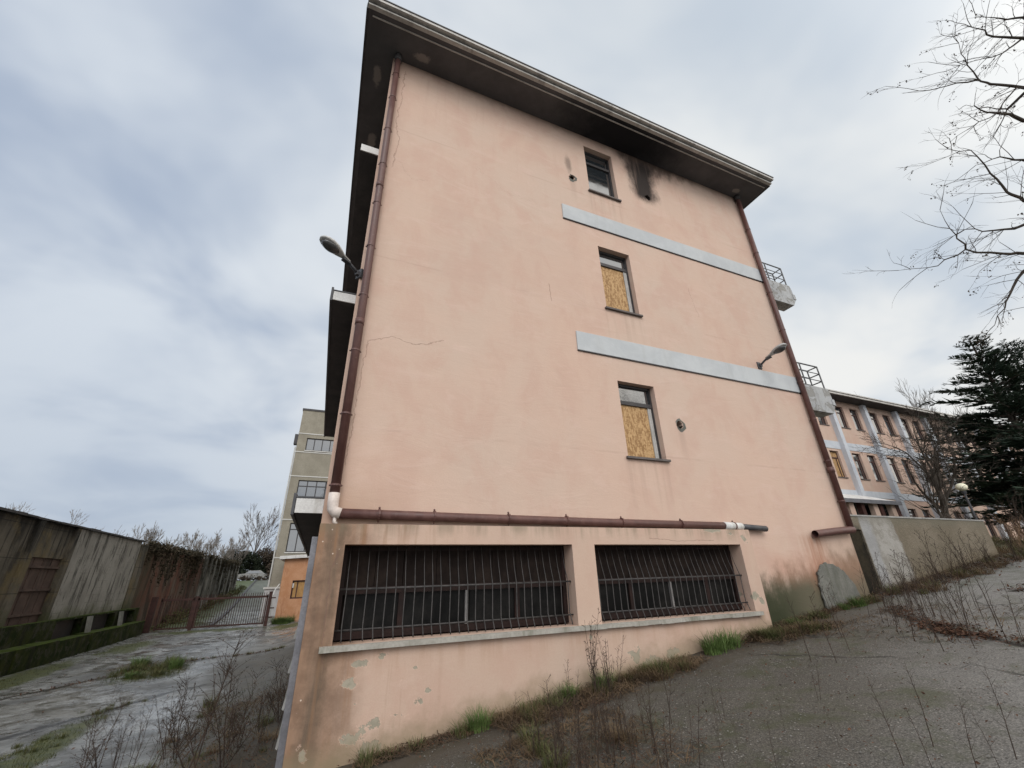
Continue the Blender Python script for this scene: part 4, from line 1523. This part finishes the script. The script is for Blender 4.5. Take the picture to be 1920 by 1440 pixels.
def conifer(x, y, h, rad, seed, label, z=None, lean=0.0):
    rn = random.Random(seed)
    z = gz(x, y) if z is None else z
    t = thing('conifer', (x, y, z), label, 'tree', 'dark conifers on the terrace')
    MB().tube([(x, y, z - .2), (x, y, z + h * .5), (x, y, z + h * .97)], [h * .022, h * .014, h * .003], 8).build('trunk', MATS['bark'], t)
    cm = MB()
    bm_ = MB()
    nlev = 36
    for i in range(nlev):
        f = i / (nlev - 1)
        zz = z + h * (.10 + .89 * f)
        R0 = rad * (1 - f) ** .72 * rn.uniform(.72, 1.12) + .18
        nb_ = max(5, int(11 * (1 - f * .45)))
        for b in range(nb_):
            a = rn.uniform(0, 2 * math.pi)
            L_ = R0 * rn.uniform(.55, 1.1)
            rise = .10 + .45 * f + rn.uniform(-.12, .12)
            d = Vector((math.cos(a), math.sin(a), rise)).normalized()
            side = Vector((-math.sin(a), math.cos(a), 0))
            pts = []
            for s_ in range(6):
                u = s_ / 5
                pts.append(Vector((x, y, zz)) + d * (L_ * u) + Vector((0, 0, -.22 * L_ * u * u + .12 * L_ * u ** 3)) + side * rn.gauss(0, .03) * L_)
            bm_.tube(pts, [.05 * (1 - .85 * q / 5) * (L_ / rad + .2) for q in range(6)], 3, cap=False)
            nsp = int(7 + 9 * L_ / rad * 1.6)
            for s_ in range(nsp):
                u = .25 + .75 * (s_ + rn.random()) / nsp
                fi = u * 5
                k = min(4, int(fi))
                pp = pts[k].lerp(pts[k + 1], fi - k)
                for sg in (-1, 1):
                    ln = (.30 * (1.15 - u) + .12) * L_ ** .6 * rn.uniform(.7, 1.3)
                    dirv = (side * sg * rn.uniform(.5, 1.1) + d * rn.uniform(.4, 1.0) + Vector((0, 0, rn.uniform(-.28, .3)))).normalized()
                    wv = dirv.cross(Vector((rn.gauss(0, .4), rn.gauss(0, .4), 1))).normalized() * ln * rn.uniform(.10, .17)
                    e = pp + dirv * ln
                    mpt = pp + dirv * ln * .5
                    cm.face([pp, mpt + wv, e, mpt - wv])
                    for tw in range(3):
                        q0 = pp + dirv * ln * rn.uniform(.2, .9)
                        dv2 = (dirv + side * rn.uniform(-1, 1) + Vector((0, 0, rn.uniform(-.3, .7)))).normalized()
                        l2 = ln * rn.uniform(.3, .55)
                        w2 = dv2.cross(Vector((rn.gauss(0, 1), rn.gauss(0, 1), .6))).normalized() * l2 * .09
                        cm.face([q0 - w2, q0 + w2, q0 + dv2 * l2])
    cm.build('crown', MATS['needles'], t)
    bm_.build('branches', MATS['bark'], t)


conifer(33.0, 9.0, 11.3, 5.3, 31, 'tall dark green conifer with a pointed top behind the globe lamp')
conifer(40.5, 9.6, 12.8, 5.6, 32, 'bulky dark conifer cut by the right edge of the picture')

# small bare tree before the wing
bare_tree(23.3, 9.4, 6.6, 41, 'dark many-limbed bare tree on the terrace in front of the pink wing', 'bark', r=.12, lev=6, group=None, spread=.85, up=.18, kids=(3, 4, 4, 4, 5))
bare_tree(20.6, 8.6, 3.2, 42, 'low bare shrub with spreading twigs just above the retaining wall', 'bark', r=.05, lev=4, group=None, spread=.9, up=.1, cname='bare_shrub')
bare_tree(80, 31, 25, 43, 'pale fan-shaped bare tree rising behind the roof of the pink wing', 'twig_pale', r=.2, lev=6, group=None, spread=.5, up=.9, kids=(3, 3, 4, 4, 4))
MINR[0] = .0025
bare_tree(20.5, -11.0, 15, 47, 'bare tree across the yard, seen only as branches mirrored in the lower window', 'bark', r=.2, lev=6, group=None, spread=.6, up=.5)
# thicket right of the retaining wall
for i, (tx, ty, th) in enumerate([(19.5, 7.6, 1.7), (21.5, 7.0, 2.0), (24.0, 7.6, 2.4), (26.5, 7.2, 2.2), (29.5, 7.6, 2.6)]):
    bare_tree(tx, ty, th, 60 + i, 'leafless brown bush in the thicket beyond the right end of the retaining wall', 'dead_stem', r=.03, lev=4, group='leafless bushes beyond the retaining wall', spread=.8, up=.3, cname='bare_bush')

# row of bare trees behind the boundary wall
row = [(-33, 56, 8.2), (-29.0, 58, 9.6), (-24.5, 60, 9.2), (-21.5, 62, 8.4), (-19.0, 64, 9.2), (-17.0, 66, 8.0), (-16.0, 72, 8.6), (-15.2, 78, 8.4), (-14.0, 82, 7.2), (-12.9, 84, 8.2)]
names = ['leftmost faint bare tree behind the boundary wall', 'spreading bare tree above the shutter of the boundary wall', 'tall bare tree above the pale rendered panel', 'smaller bare tree beside the tallest one above the pale rendered panel',
         'bare tree above the end pier of the boundary wall', 'slim bare tree just past the end pier', 'bare tree above the start of the reddish brick wall', 'bare tree above the middle of the reddish brick wall', 'low bare tree above the far end of the brick wall', 'bare tree above the ribbed wall']
for i, (tx, ty, th) in enumerate(row):
    bare_tree(tx, ty, th * (.78, 1.0, .9, .8, .92, .8, .9, .88, .85, .92)[i], 70 + i, names[i], 'twig_pale', r=.10, lev=6, spread=.55, up=.75, kids=(3, 3, 3, 4, 4))
bare_tree(-11.2, 94, 14.8, 95, 'tallest lone bare tree rising over the dark evergreens at the end of the drive', 'twig_grey', r=.16, lev=6, spread=.55, up=.7, group=None, kids=(3, 3, 3, 4, 4))


def leafy_clump(mb, c, rad, n, rn, size, shape=(1, 1, 1)):
    for i in range(n):
        v = Vector((rn.gauss(0, 1), rn.gauss(0, 1), rn.gauss(0, 1))).normalized() * rn.random() ** .45
        pnt = Vector(c) + Vector((v.x * rad * shape[0], v.y * rad * shape[1], v.z * rad * shape[2]))
        q = Quaternion((rn.gauss(0, 1), rn.gauss(0, 1), rn.gauss(0, 1)), rn.uniform(0, 6))
        s_ = size * rn.uniform(.6, 1.3)
        mb.face([pnt + q @ Vector(w_) for w_ in ((-.5 * s_, 0, 0), (0, .3 * s_, 0), (.6 * s_, 0, 0), (0, -.3 * s_, 0))])


rb = random.Random(17)
bush = [(-12.6, 86, 4.6, 'evergreen_dark', 'dark evergreen bush against the end of the ribbed wall'), (-11.0, 90, 5.2, 'evergreen_dark', 'dark evergreen bush behind the left end of the pale car'), (-9.2, 91, 5.6, 'bramble', 'brownish bramble bush directly behind the pale car'),
        (-7.6, 91, 5.0, 'evergreen_dark', 'dark evergreen bush behind the right end of the pale car'), (-6.2, 89, 4.4, 'bramble', 'low bramble bush just right of the pale car'), (-4.8, 90, 5.6, 'evergreen_dark', 'dark evergreen bush next to the sand-coloured block')]
for i, (bx_, by_, bh_, mt, lb) in enumerate(bush):
    z0 = gz(bx_, by_)
    t = thing('evergreen_bush', (bx_, by_, z0), lb, 'bush', 'dark bushes at the end of the drive')
    MB().tube([(bx_, by_, z0 - .2), (bx_, by_, z0 + bh_ * .6)], [.14, .05], 6).build('stem', MATS['bark'], t)
    m = MB()
    for k in range(20):
        leafy_clump(m, (bx_ + rb.uniform(-1.4, 1.4), by_ + rb.uniform(-1.2, 1.2), z0 + bh_ * rb.uniform(.12, .85)), rb.uniform(.6, 1.1), 230, rb, .3)
    m.build('crown', MATS[mt], t)

m = MB()
for k in range(26):
    leafy_clump(m, (-11.9 + rb.random() * 5.4, 82.7 + rb.uniform(-.5, .3), gz(-9, 83) + rb.uniform(0, .55)), rb.uniform(.25, .6), 50, rb, .2)
tag(m.build('bramble_scrub', MATS['bramble'], origin=(-9.5, 83, .3)), kind='stuff')
# dead vines over the brick wall and the ribbed wall
for i, (ya_, yb_, lb) in enumerate([(28.6, 34.5, 'thick dead vine hanging over the near half of the reddish brick wall'), (34.8, 41.5, 'dead vine hanging over the far half of the reddish brick wall'), (43, 59, 'dark ivy spilling over the ribbed wall')]):
    m = MB()
    for k in range(42 if i < 2 else 90):
        yy = rb.uniform(ya_, yb_)
        leafy_clump(m, (XW + .0, yy, 1.85 + rb.uniform(-.1, .25)), rb.uniform(.15, .32), 40, rb, .14)
        ln = rb.expovariate(1.7)
        zz = 1.8
        pts = [Vector((XW + .05, yy, zz))]
        while ln > 0 and zz > -1.8:
            zz -= .25
            ln -= .25
            pts.append(Vector((XW + .05 + rb.uniform(-.03, .06), yy + rb.gauss(0, .08), zz)))
            leafy_clump(m, pts[-1], .14, 9, rb, .11, (.5, 1, 1))
        if len(pts) > 1:
            m.tube(pts, .012, 3, cap=False)
    tag(m.build('dead_vine', MATS['ivy_leaf'], origin=(XW, (ya_ + yb_) / 2, -1.9)), lb, 'vine', 'vines on the walls beyond the gate')
m = MB()
for k in range(60):
    yy = rb.uniform(30, 62)
    leafy_clump(m, (XW + rb.uniform(.1, .9), yy, gz(XW, yy) + rb.uniform(0, .35)), rb.uniform(.2, .45), 60, rb, .13)
tag(m.build('verge_scrub', MATS['grass_dull'], origin=(XW, 45, -1.8)), kind='stuff')

# ------------------------------------------------------------------ weeds and grass
def weed_mesh(h, seed, nst, lean=.12, seedy=True, mat='dead_stem', thick=1.0, br=1.0):
    rn = random.Random(seed)
    m = MB()
    for s_ in range(nst):
        a = rn.uniform(0, 6.28)
        hh = h * (1 if s_ == 0 else rn.uniform(.5, .95))
        d = Vector((math.cos(a) * lean * rn.uniform(.3, 1.6), math.sin(a) * lean * rn.uniform(.3, 1.6), 1)).normalized()
        p = Vector((rn.gauss(0, .025), rn.gauss(0, .025), -.03))
        pts = [p.copy()]
        n = 7
        for i in range(n):
            d = (d + Vector((rn.gauss(0, .06), rn.gauss(0, .06), rn.gauss(0, .02)))).normalized()
            p = p + d * hh / n
            pts.append(p.copy())
        r0 = .0055 * thick * (.6 + .5 * hh)
        m.tube(pts, [r0 * (1 - .72 * i / n) for i in range(n + 1)], 4, cap=False)
        nb_ = int((5 + 9 * hh) * br)
        for b in range(nb_):
            u = rn.uniform(.3, 1.0)
            fi = u * n
            k = min(n - 1, int(fi))
            pp = pts[k].lerp(pts[k + 1], fi - k)
            aa = rn.uniform(0, 6.28)
            el = rn.uniform(.5, 1.1)
            L_ = hh * rn.uniform(.08, .26) * (1.25 - .6 * u) * br
            bd = Vector((math.cos(aa) * math.cos(el), math.sin(aa) * math.cos(el), math.sin(el)))
            e1 = pp + bd * L_ * .55
            e2 = pp + bd * L_ + Vector((rn.gauss(0, .01), rn.gauss(0, .01), -.03 * L_))
            m.tube([pp, e1, e2], [.0022 * thick, .0017 * thick, .001 * thick], 3, cap=False)
            if seedy:
                for q in range(4):
                    c0 = e1.lerp(e2, rn.random()) + Vector((rn.gauss(0, .005), rn.gauss(0, .005), rn.gauss(0, .005)))
                    qq = Quaternion((rn.gauss(0, 1), rn.gauss(0, 1), rn.gauss(0, 1)), rn.uniform(0, 6))
                    s2 = rn.uniform(.006, .013)
                    m.face([c0 + qq @ Vector(w_) for w_ in ((-s2, 0, 0), (0, s2 * .45, 0), (s2, 0, 0), (0, -s2 * .45, 0))])
                    
    return m


weed_protos = []
for i, (h, n, sd_, mt) in enumerate([(1.0, 1, True, 'dead_stem'), (1.0, 2, True, 'dead_stem'), (1.0, 3, True, 'dead_stem'), (1.0, 1, False, 'dead_stem'), (1.0, 9, True, 'dead_stem_pale'), (1.0, 5, False, 'dead_stem')]):
    weed_protos.append((weed_mesh(h, 200 + i * 7, n, .14 if n < 5 else .10, sd_, mt), mt))
weed_protos.append((weed_mesh(1.0, 311, 4, .5, True, 'dead_stem', 1.25, 1.7), 'dead_stem'))
weed_protos.append((weed_mesh(1.0, 317, 11, .13, True, 'dead_stem', 1.0, .6), 'dead_stem'))
weed_objs = {}
rwd = random.Random(77)


def weed(kind, x, y, h, label, group, rot=None, z=None, tilt=0.0):
    if kind not in weed_objs:
        mbx, mt = weed_protos[kind]
        o = mbx.build('dead_weed', MATS[mt])
        weed_objs[kind] = o
    else:
        o = weed_objs[kind].copy()
        COL.objects.link(o)
    o.location = (x, y, gz(x, y) if z is None else z)
    s_ = h
    o.scale = (s_, s_, s_)
    o.rotation_euler = (rwd.uniform(-tilt, tilt), rwd.uniform(-tilt, tilt), rot if rot is not None else rwd.uniform(0, 6.28))
    return tag(o, label, 'weed', group)


# by the plinth
weed(7, 3.42, 5.5, .98, 'tall clump of brown dead stalks against the plinth between the barred windows', None)
weed(1, 3.72, 5.45, .62, 'feathery dead weed just right of the tall stalk clump at the plinth', None)
weed(1, 3.02, 5.45, .5, 'feathery dead weed leaning left of the tall stalk clump at the plinth', None, tilt=.3)
weed(7, 3.55, 5.4, .7, 'shorter dense clump of dead stalks just in front of the tall clump at the plinth', None)
# foreground right of centre
for i in range(58):
    xx = 2.3 + rwd.gauss(0, .42) + .12 * (i % 3)
    yy = 3.85 + rwd.gauss(0, .45)
    weed(rwd.choice((0, 3, 3, 2)), xx, yy, rwd.uniform(.35, .62), 'thin dark dead stem in the clump at the bottom middle foreground', 'dead stems in the bottom middle foreground')
for i in range(12):
    xx = 3.2 + rwd.uniform(-.5, .8)
    yy = 3.1 + rwd.uniform(-.5, .9)
    weed(rwd.choice((0, 3)), xx, yy, rwd.uniform(.18, .36), 'short sparse dead stem on the gravel right of the foreground clump', 'short dead stems on the gravel')
# two lone saplings on the gravel
weed(3, 5.72, 4.2, .78, 'single upright dead stem on the gravel, left of the two lone ones', None)
weed(0, 5.86, 3.94, .72, 'single branched dead stem on the gravel, right of the two lone ones', None, rot=1.0)
weed(1, 4.55, 3.35, .42, 'small forked dead weed in the middle of the gravel yard', None)
# dense patch before the retaining wall
for i in range(72):
    t = rwd.random()
    xx = 6.9 + 2.6 * t + rwd.gauss(0, .35)
    yy = 3.2 + 1.7 * t + rwd.gauss(0, .42)
    weed(rwd.choice((0, 3, 3, 3, 0, 1)), xx, yy, rwd.uniform(.3, .95), 'thin dead weed stem in the dense patch before the retaining wall', 'dead weeds before the retaining wall', tilt=.1)
for i in range(26):
    xx = rwd.uniform(10.2, 15.5)
    weed(rwd.choice((0, 1, 2)), xx, 5.45 + rwd.uniform(-.45, .3), rwd.uniform(.5, 1.15), 'brown dead weed along the foot of the retaining wall', 'dead weeds at the retaining wall foot', tilt=.15)
for i in range(6):
    weed(3, 3.75 + rwd.uniform(-.1, .5), 2.15 + rwd.uniform(-.3, .2), rwd.uniform(.3, .55), 'dark bare stem in the lower right corner of the yard', 'bare stems in the lower right corner', tilt=.15)
# left yard
weed(6, -.95, 6.9, 1.3, 'largest dead weed in the lower left, with wide arching branches', None, rot=.6)
weed(6, -.72, 6.75, 1.0, 'tall dead weed just right of the largest one in the lower left', None)
weed(1, -1.95, 8.0, .62, 'dead weed with slanting twigs left of the largest one, over the wet concrete', None)
weed(5, -3.0, 10.9, .62, 'small pale tussock of dead stems standing alone on the wet concrete', None)
for i in range(58):
    t = rwd.random()
    xx = -.25 - 2.2 * t ** 1.3 + rwd.gauss(0, .12)
    yy = 6.5 + 3.6 * rwd.random()
    xx = min(xx, -.22)
    weed(rwd.choice((0, 1, 2, 3, 0, 3, 1, 6)), xx, yy, rwd.uniform(.35, .9), 'thin dead weed in the tangle at the lower left by the plinth corner', 'dead weeds left of the plinth corner', tilt=.2)


def tuft_mesh(h, n, seed, spreadr, curl=.6, wid=.006):
    rn = random.Random(seed)
    m = MB()
    for i in range(n):
        a = rn.uniform(0, 6.28)
        rr = spreadr * rn.random() ** .6
        p = Vector((math.cos(a) * rr, math.sin(a) * rr, -.02))
        a2 = a + rn.gauss(0, .7)
        L_ = h * rn.uniform(.5, 1.15)
        out = Vector((math.cos(a2), math.sin(a2), 0))
        side = Vector((-math.sin(a2), math.cos(a2), 0)) * wid * rn.uniform(.6, 1.2)
        c_ = curl * rn.uniform(.3, 1.3)
        prevp = None
        for s_ in range(4):
            u = (s_ + 1) / 4
            q = p + Vector((0, 0, 1)) * L_ * (u - .32 * c_ * u * u) + out * L_ * c_ * u * u * .8
            wv = side * (1 - u * .92)
            q0 = p if prevp is None else prevp[0]
            w0 = side if prevp is None else prevp[1]
            m.face([q0 - w0, q0 + w0, q + wv, q - wv])
            prevp = (q, wv)
    return m


TUF = {'green': (tuft_mesh(.28, 230, 1, .14, .85), 'grass_green'), 'dull': (tuft_mesh(.22, 130, 2, .13, .8), 'grass_dull'), 'dry': (tuft_mesh(.22, 130, 3, .16, 1.25, .005), 'grass_dry'), 'small': (tuft_mesh(.13, 60, 4, .09, .9), 'grass_dull')}
tuf_objs = {}


def tuft(kind, x, y, s, label, group=None):
    if kind not in tuf_objs:
        mbx, mt = TUF[kind]
        o = mbx.build('grass_tuft', MATS[mt])
        tuf_objs[kind] = o
    else:
        o = tuf_objs[kind].copy()
        COL.objects.link(o)
    o.location = (x, y, gz(x, y))
    o.scale = (s, s, s * rwd.uniform(.85, 1.1))
    o.rotation_euler = (0, 0, rwd.uniform(0, 6.28))
    return tag(o, label, 'grass', group)


tuft('green', 5.62, 5.60, 1.25, 'largest bright green grass tuft at the plinth foot, left half', None)
tuft('green', 5.95, 5.62, 1.15, 'bright green grass tuft at the plinth foot, right half of the largest clump', None)
tuft('green', 3.62, 5.62, .9, 'green grass tuft growing around the tall stalk clump at the plinth', None)
tuft('green', 3.12, 5.66, .8, 'green grass tuft left of the tall stalk clump at the plinth', None)
tuft('dull', 4.95, 5.66, .8, 'low dull green tuft left of the largest bright green one', None)
tuft('dull', 4.55, 5.58, .85, 'yellow-green tuft at the plinth between the brown grass and the low dull tuft', None)
tuft('green', 1.92, 5.6, .95, 'upright green tuft at the plinth foot left of the dry grass bank', None)
tuft('dull', 1.72, 5.62, .9, 'dull tuft leaning out beside the upright green one at the plinth', None)
tuft('dull', .72, 5.66, .8, 'dull green tuft at the plinth foot nearest the left corner', None)
tuft('small', .95, 5.68, 1.1, 'small tuft beside the one nearest the left plinth corner', None)
tuft('small', 1.22, 5.68, 1.1, 'small tuft below the long peeled patch of the plinth', None)
for i in range(56):
    xx = rwd.choice((rwd.uniform(2.1, 3.6), rwd.uniform(3.9, 4.9), rwd.uniform(6.4, 7.4)))
    tuft(rwd.choice(('dry', 'dry', 'dull')), xx, 5.62 - rwd.random() ** 2 * .35 - (.25 if xx > 6.9 else 0), rwd.uniform(.6, 1.0), 'brown dry grass tuft in the bank along the plinth foot', 'dry grass tufts along the plinth')
for i in range(10):
    xx = 2.4 + rwd.gauss(0, .35)
    tuft(rwd.choice(('dry', 'dull')), xx, 4.4 + rwd.uniform(-.7, .8), rwd.uniform(.5, .9), 'ragged dry tuft among the foreground dead stems', 'ragged tufts in the foreground')
for i in range(14):
    xx = 7.4 + rwd.random() * 2.7
    tuft(rwd.choice(('dull', 'green', 'dull', 'dry')), xx, 5.78 - rwd.random() * .25, rwd.uniform(.5, .95), 'grass tuft in the damp corner under the mouldy pink wall', 'grass tufts in the damp corner')
for i in range(26):
    xx = 10.6 + rwd.random() * 6.2
    tuft(rwd.choice(('dry', 'dry', 'dull')), xx, 5.75 - rwd.random() * .7, rwd.uniform(.6, 1.1), 'dry grass tuft along the retaining wall foot', 'dry tufts along the retaining wall')
for i in range(34):
    tuft(rwd.choice(('dry', 'dry', 'dull')), 16.7 + rwd.random() * 6.5, 5.9 + rwd.random() * 3.0, rwd.uniform(1.0, 2.0), 'tall dry grass tuft on the bank beyond the right end of the retaining wall', 'dry tufts on the bank')
for i in range(16):
    weed(rwd.choice((1, 2, 4)), 16.6 + rwd.random() * 7, 5.8 + rwd.random() * 2.6, rwd.uniform(.6, 1.3), 'dead weed on the bank beyond the right end of the retaining wall', 'dead weeds on the bank', tilt=.15)
# left yard
for i in range(16):
    a = rwd.uniform(0, 6.28)
    rr = math.sqrt(rwd.random())
    tuft(rwd.choice(('green', 'dull', 'dull', 'small')), -3.95 + .75 * rr * math.cos(a), 16.8 + 1.5 * rr * math.sin(a), rwd.uniform(.8, 1.5), 'grass tuft of the green island on the wet concrete', 'tufts of the green island on the wet concrete')
for i in range(18):
    t = rwd.random()
    tuft('small', -3.3 + rwd.gauss(0, .18) - .5 * (1 - t), 8.6 + 4.2 * t, rwd.uniform(.5, 1.0), 'low moss-green tuft in the strip at the lower left edge', 'tufts of the mossy strip at the lower left')
for i in range(16):
    tuft(rwd.choice(('dull', 'dry', 'small')), -.3 - rwd.random() * 1.6, 6.6 + rwd.random() * 5, rwd.uniform(.5, 1.0), 'dull tuft in the weedy soil left of the plinth corner', 'tufts left of the plinth corner')
for i in range(8):
    tuft('green', -1.95 + rwd.random() * .9, 30.2 + rwd.uniform(-.5, .3), rwd.uniform(1.2, 1.9), 'green plant tuft at the foot of the orange annex', 'tufts at the orange annex')
for i in range(12):
    t = rwd.random()
    tuft('small', -3.4 + 2.7 * t, 17.9 + .7 * t + rwd.gauss(0, .08), rwd.uniform(.6, 1.2), 'tiny tuft in the straight joint of the wet concrete', 'tufts in the concrete joint')

# leaf litter in the joints and along the walls
lit = MB()
rl = random.Random(8)


def litter(x, y, s_):
    z0 = gz(x, y) + .012 + rl.random() * .03
    q = Quaternion((rl.gauss(0, 1), rl.gauss(0, 1), 0), rl.gauss(0, .5)) @ Quaternion((0, 0, 1), rl.uniform(0, 6.28))
    lit.face([Vector((x, y, z0)) + q @ Vector(v) for v in ((-s_, 0, 0), (0, s_ * .5, .004), (s_, 0, 0), (0, -s_ * .5, .004))])


def litter_line(pts, n, sp_, size):
    for i in range(n):
        k = rl.randrange(len(pts) - 1)
        t = rl.random()
        litter(pts[k][0] + (pts[k + 1][0] - pts[k][0]) * t + rl.gauss(0, sp_), pts[k][1] + (pts[k + 1][1] - pts[k][1]) * t + rl.gauss(0, sp_), size * rl.uniform(.5, 1.3))


litter_line([(9.2, 5.0), (8.4, 4.3), (7.6, 3.6), (7.0, 2.4)], 900, .09, .022)
litter_line([(7.9, 3.9), (7.3, 3.2)], 700, .14, .026)
litter_line([(10.6, 3.9), (13.5, 3.2)], 420, .12, .03)
litter_line([(.7, 5.7), (3.6, 5.62), (7.2, 5.55), (7.5, 5.6)], 1500, .12, .016)
litter_line([(2.2, 5.4), (3.4, 5.3)], 600, .18, .016)
litter_line([(6.9, 5.5), (7.6, 5.2)], 500, .13, .018)
litter_line([(7.4, 5.8), (10.0, 5.8), (16, 5.7)], 1200, .13, .022)
litter_line([(10.4, 5.5), (15.5, 5.3)], 900, .25, .03)
litter_line([(-.3, 6.4), (-1.0, 9), (-.5, 13)], 900, .4, .018)
litter_line([(-7.2, 12.5), (-3.5, 17.6), (-.6, 18.6)], 500, .1, .03)
litter_line([(2.0, 4.6), (2.8, 3.6)], 600, .35, .012)
tag(lit.build('leaf_litter', MATS['leaf_litter']), kind='stuff')
sm_ = MB()


def straw(x, y, L_):
    a = rl.uniform(0, 6.28)
    z0 = gz(x, y) + .01
    p0 = Vector((x, y, z0))
    d = Vector((math.cos(a), math.sin(a), 0))
    p1 = p0 + d * L_ * .5 + Vector((0, 0, rl.uniform(.01, .35) * L_))
    p2 = p0 + d * L_ + Vector((0, 0, rl.uniform(-.02, .2) * L_))
    w_ = Vector((-d.y, d.x, rl.uniform(-.5, .5))) * rl.uniform(.0015, .004)
    sm_.face([p0 - w_, p0 + w_, p1 + w_, p1 - w_])
    sm_.face([p1 - w_, p1 + w_, p2])


for n, x0, x1, y0, y1, L_ in ((900, .6, 2.2, 5.5, 5.78, .12), (2600, 2.1, 3.8, 5.15, 5.78, .2), (1600, 3.7, 5.2, 5.3, 5.75, .18), (1400, 6.3, 7.9, 5.0, 5.75, .22), (1500, 7.4, 10.2, 5.6, 5.92, .2), (2400, 10.4, 16.6, 5.2, 5.95, .28),
                              (1800, 1.6, 3.2, 3.3, 4.9, .14), (1500, -1.6, -.2, 6.4, 11.0, .2), (900, 6.9, 9.3, 3.0, 5.0, .16), (700, -5.0, -3.0, 15.4, 18.0, .2), (3500, 16.5, 24.0, 5.6, 9.0, .4)):
    for i in range(n):
        yy = y1 - (y1 - y0) * rl.random() ** 1.6
        straw(rl.uniform(x0, x1), yy, L_ * rl.uniform(.5, 1.4))
tag(sm_.build('dry_straw', MATS['straw']), kind='stuff')

# loose gravel of the right yard and moss blades of the left one
gv = MB()
rv = random.Random(12)
for i in range(5200):
    x = rv.uniform(1.2, 9.0)
    y = rv.uniform(1.4, 5.6)
    if y > 5.6 - .02 * x:
        continue
    z0 = gz(x, y) + .004
    q = rv.uniform(.0035, .009) * (1.5 if rv.random() < .05 else 1)
    a = rv.uniform(0, 6.28)
    n = len(gv.v)
    for k in range(4):
        gv.v.append((x + q * rv.uniform(.7, 1.3) * math.cos(a + k * 1.57), y + q * rv.uniform(.7, 1.3) * math.sin(a + k * 1.57), z0))
    gv.v.append((x + rv.uniform(-.3, .3) * q, y + rv.uniform(-.3, .3) * q, z0 + q * rv.uniform(.6, 1.1)))
    for k in range(4):
        gv.f.append((n + k, n + (k + 1) % 4, n + 4))
tag(gv.build('gravel', MATS['gravel_stone']), kind='stuff')
lf = MB()
lit = lf
for i in range(1500):
    litter(rv.uniform(1.0, 9.5), rv.uniform(1.6, 5.6), rv.uniform(.006, .02))
for i in range(700):
    litter(rv.uniform(-7.2, -.4), rv.uniform(7, 26), rv.uniform(.01, .03))
tag(lf.build('scattered_leaves', MATS['leaf_litter']), kind='stuff')
mb_ = MB()
for (x0, y0, rx, ry, n, h) in ((-3.9, 16.6, .95, 1.8, 2600, .12), (-6.3, 23.0, .8, 2.7, 1800, .07), (-3.35, 9.3, .36, 2.9, 3200, .05), (-6.9, 17.0, .5, 4.6, 1500, .06), (-4.8, 28.4, 3.0, .9, 1500, .07), (-1.2, 27.6, 1.0, 1.7, 700, .07), (-1.0, 9.5, .7, 3.2, 1600, .07)):
    for i in range(n):
        a = rv.uniform(0, 6.28)
        rr = rv.random() ** .6 * rv.uniform(.85, 1.1)
        p0 = Vector((x0 + rx * rr * math.cos(a), y0 + ry * rr * math.sin(a), 0))
        p0.z = gz(p0.x, p0.y) - .01
        d = Vector((rv.gauss(0, .6), rv.gauss(0, .6), 1)).normalized() * h * rv.uniform(.4, 1.4)
        sd2 = Vector((rv.gauss(0, 1), rv.gauss(0, 1), 0)).normalized() * rv.uniform(.002, .006)
        mb_.face([p0 - sd2, p0 + sd2, p0 + d])
tag(mb_.build('moss_blades', MATS['moss_green']), kind='stuff')
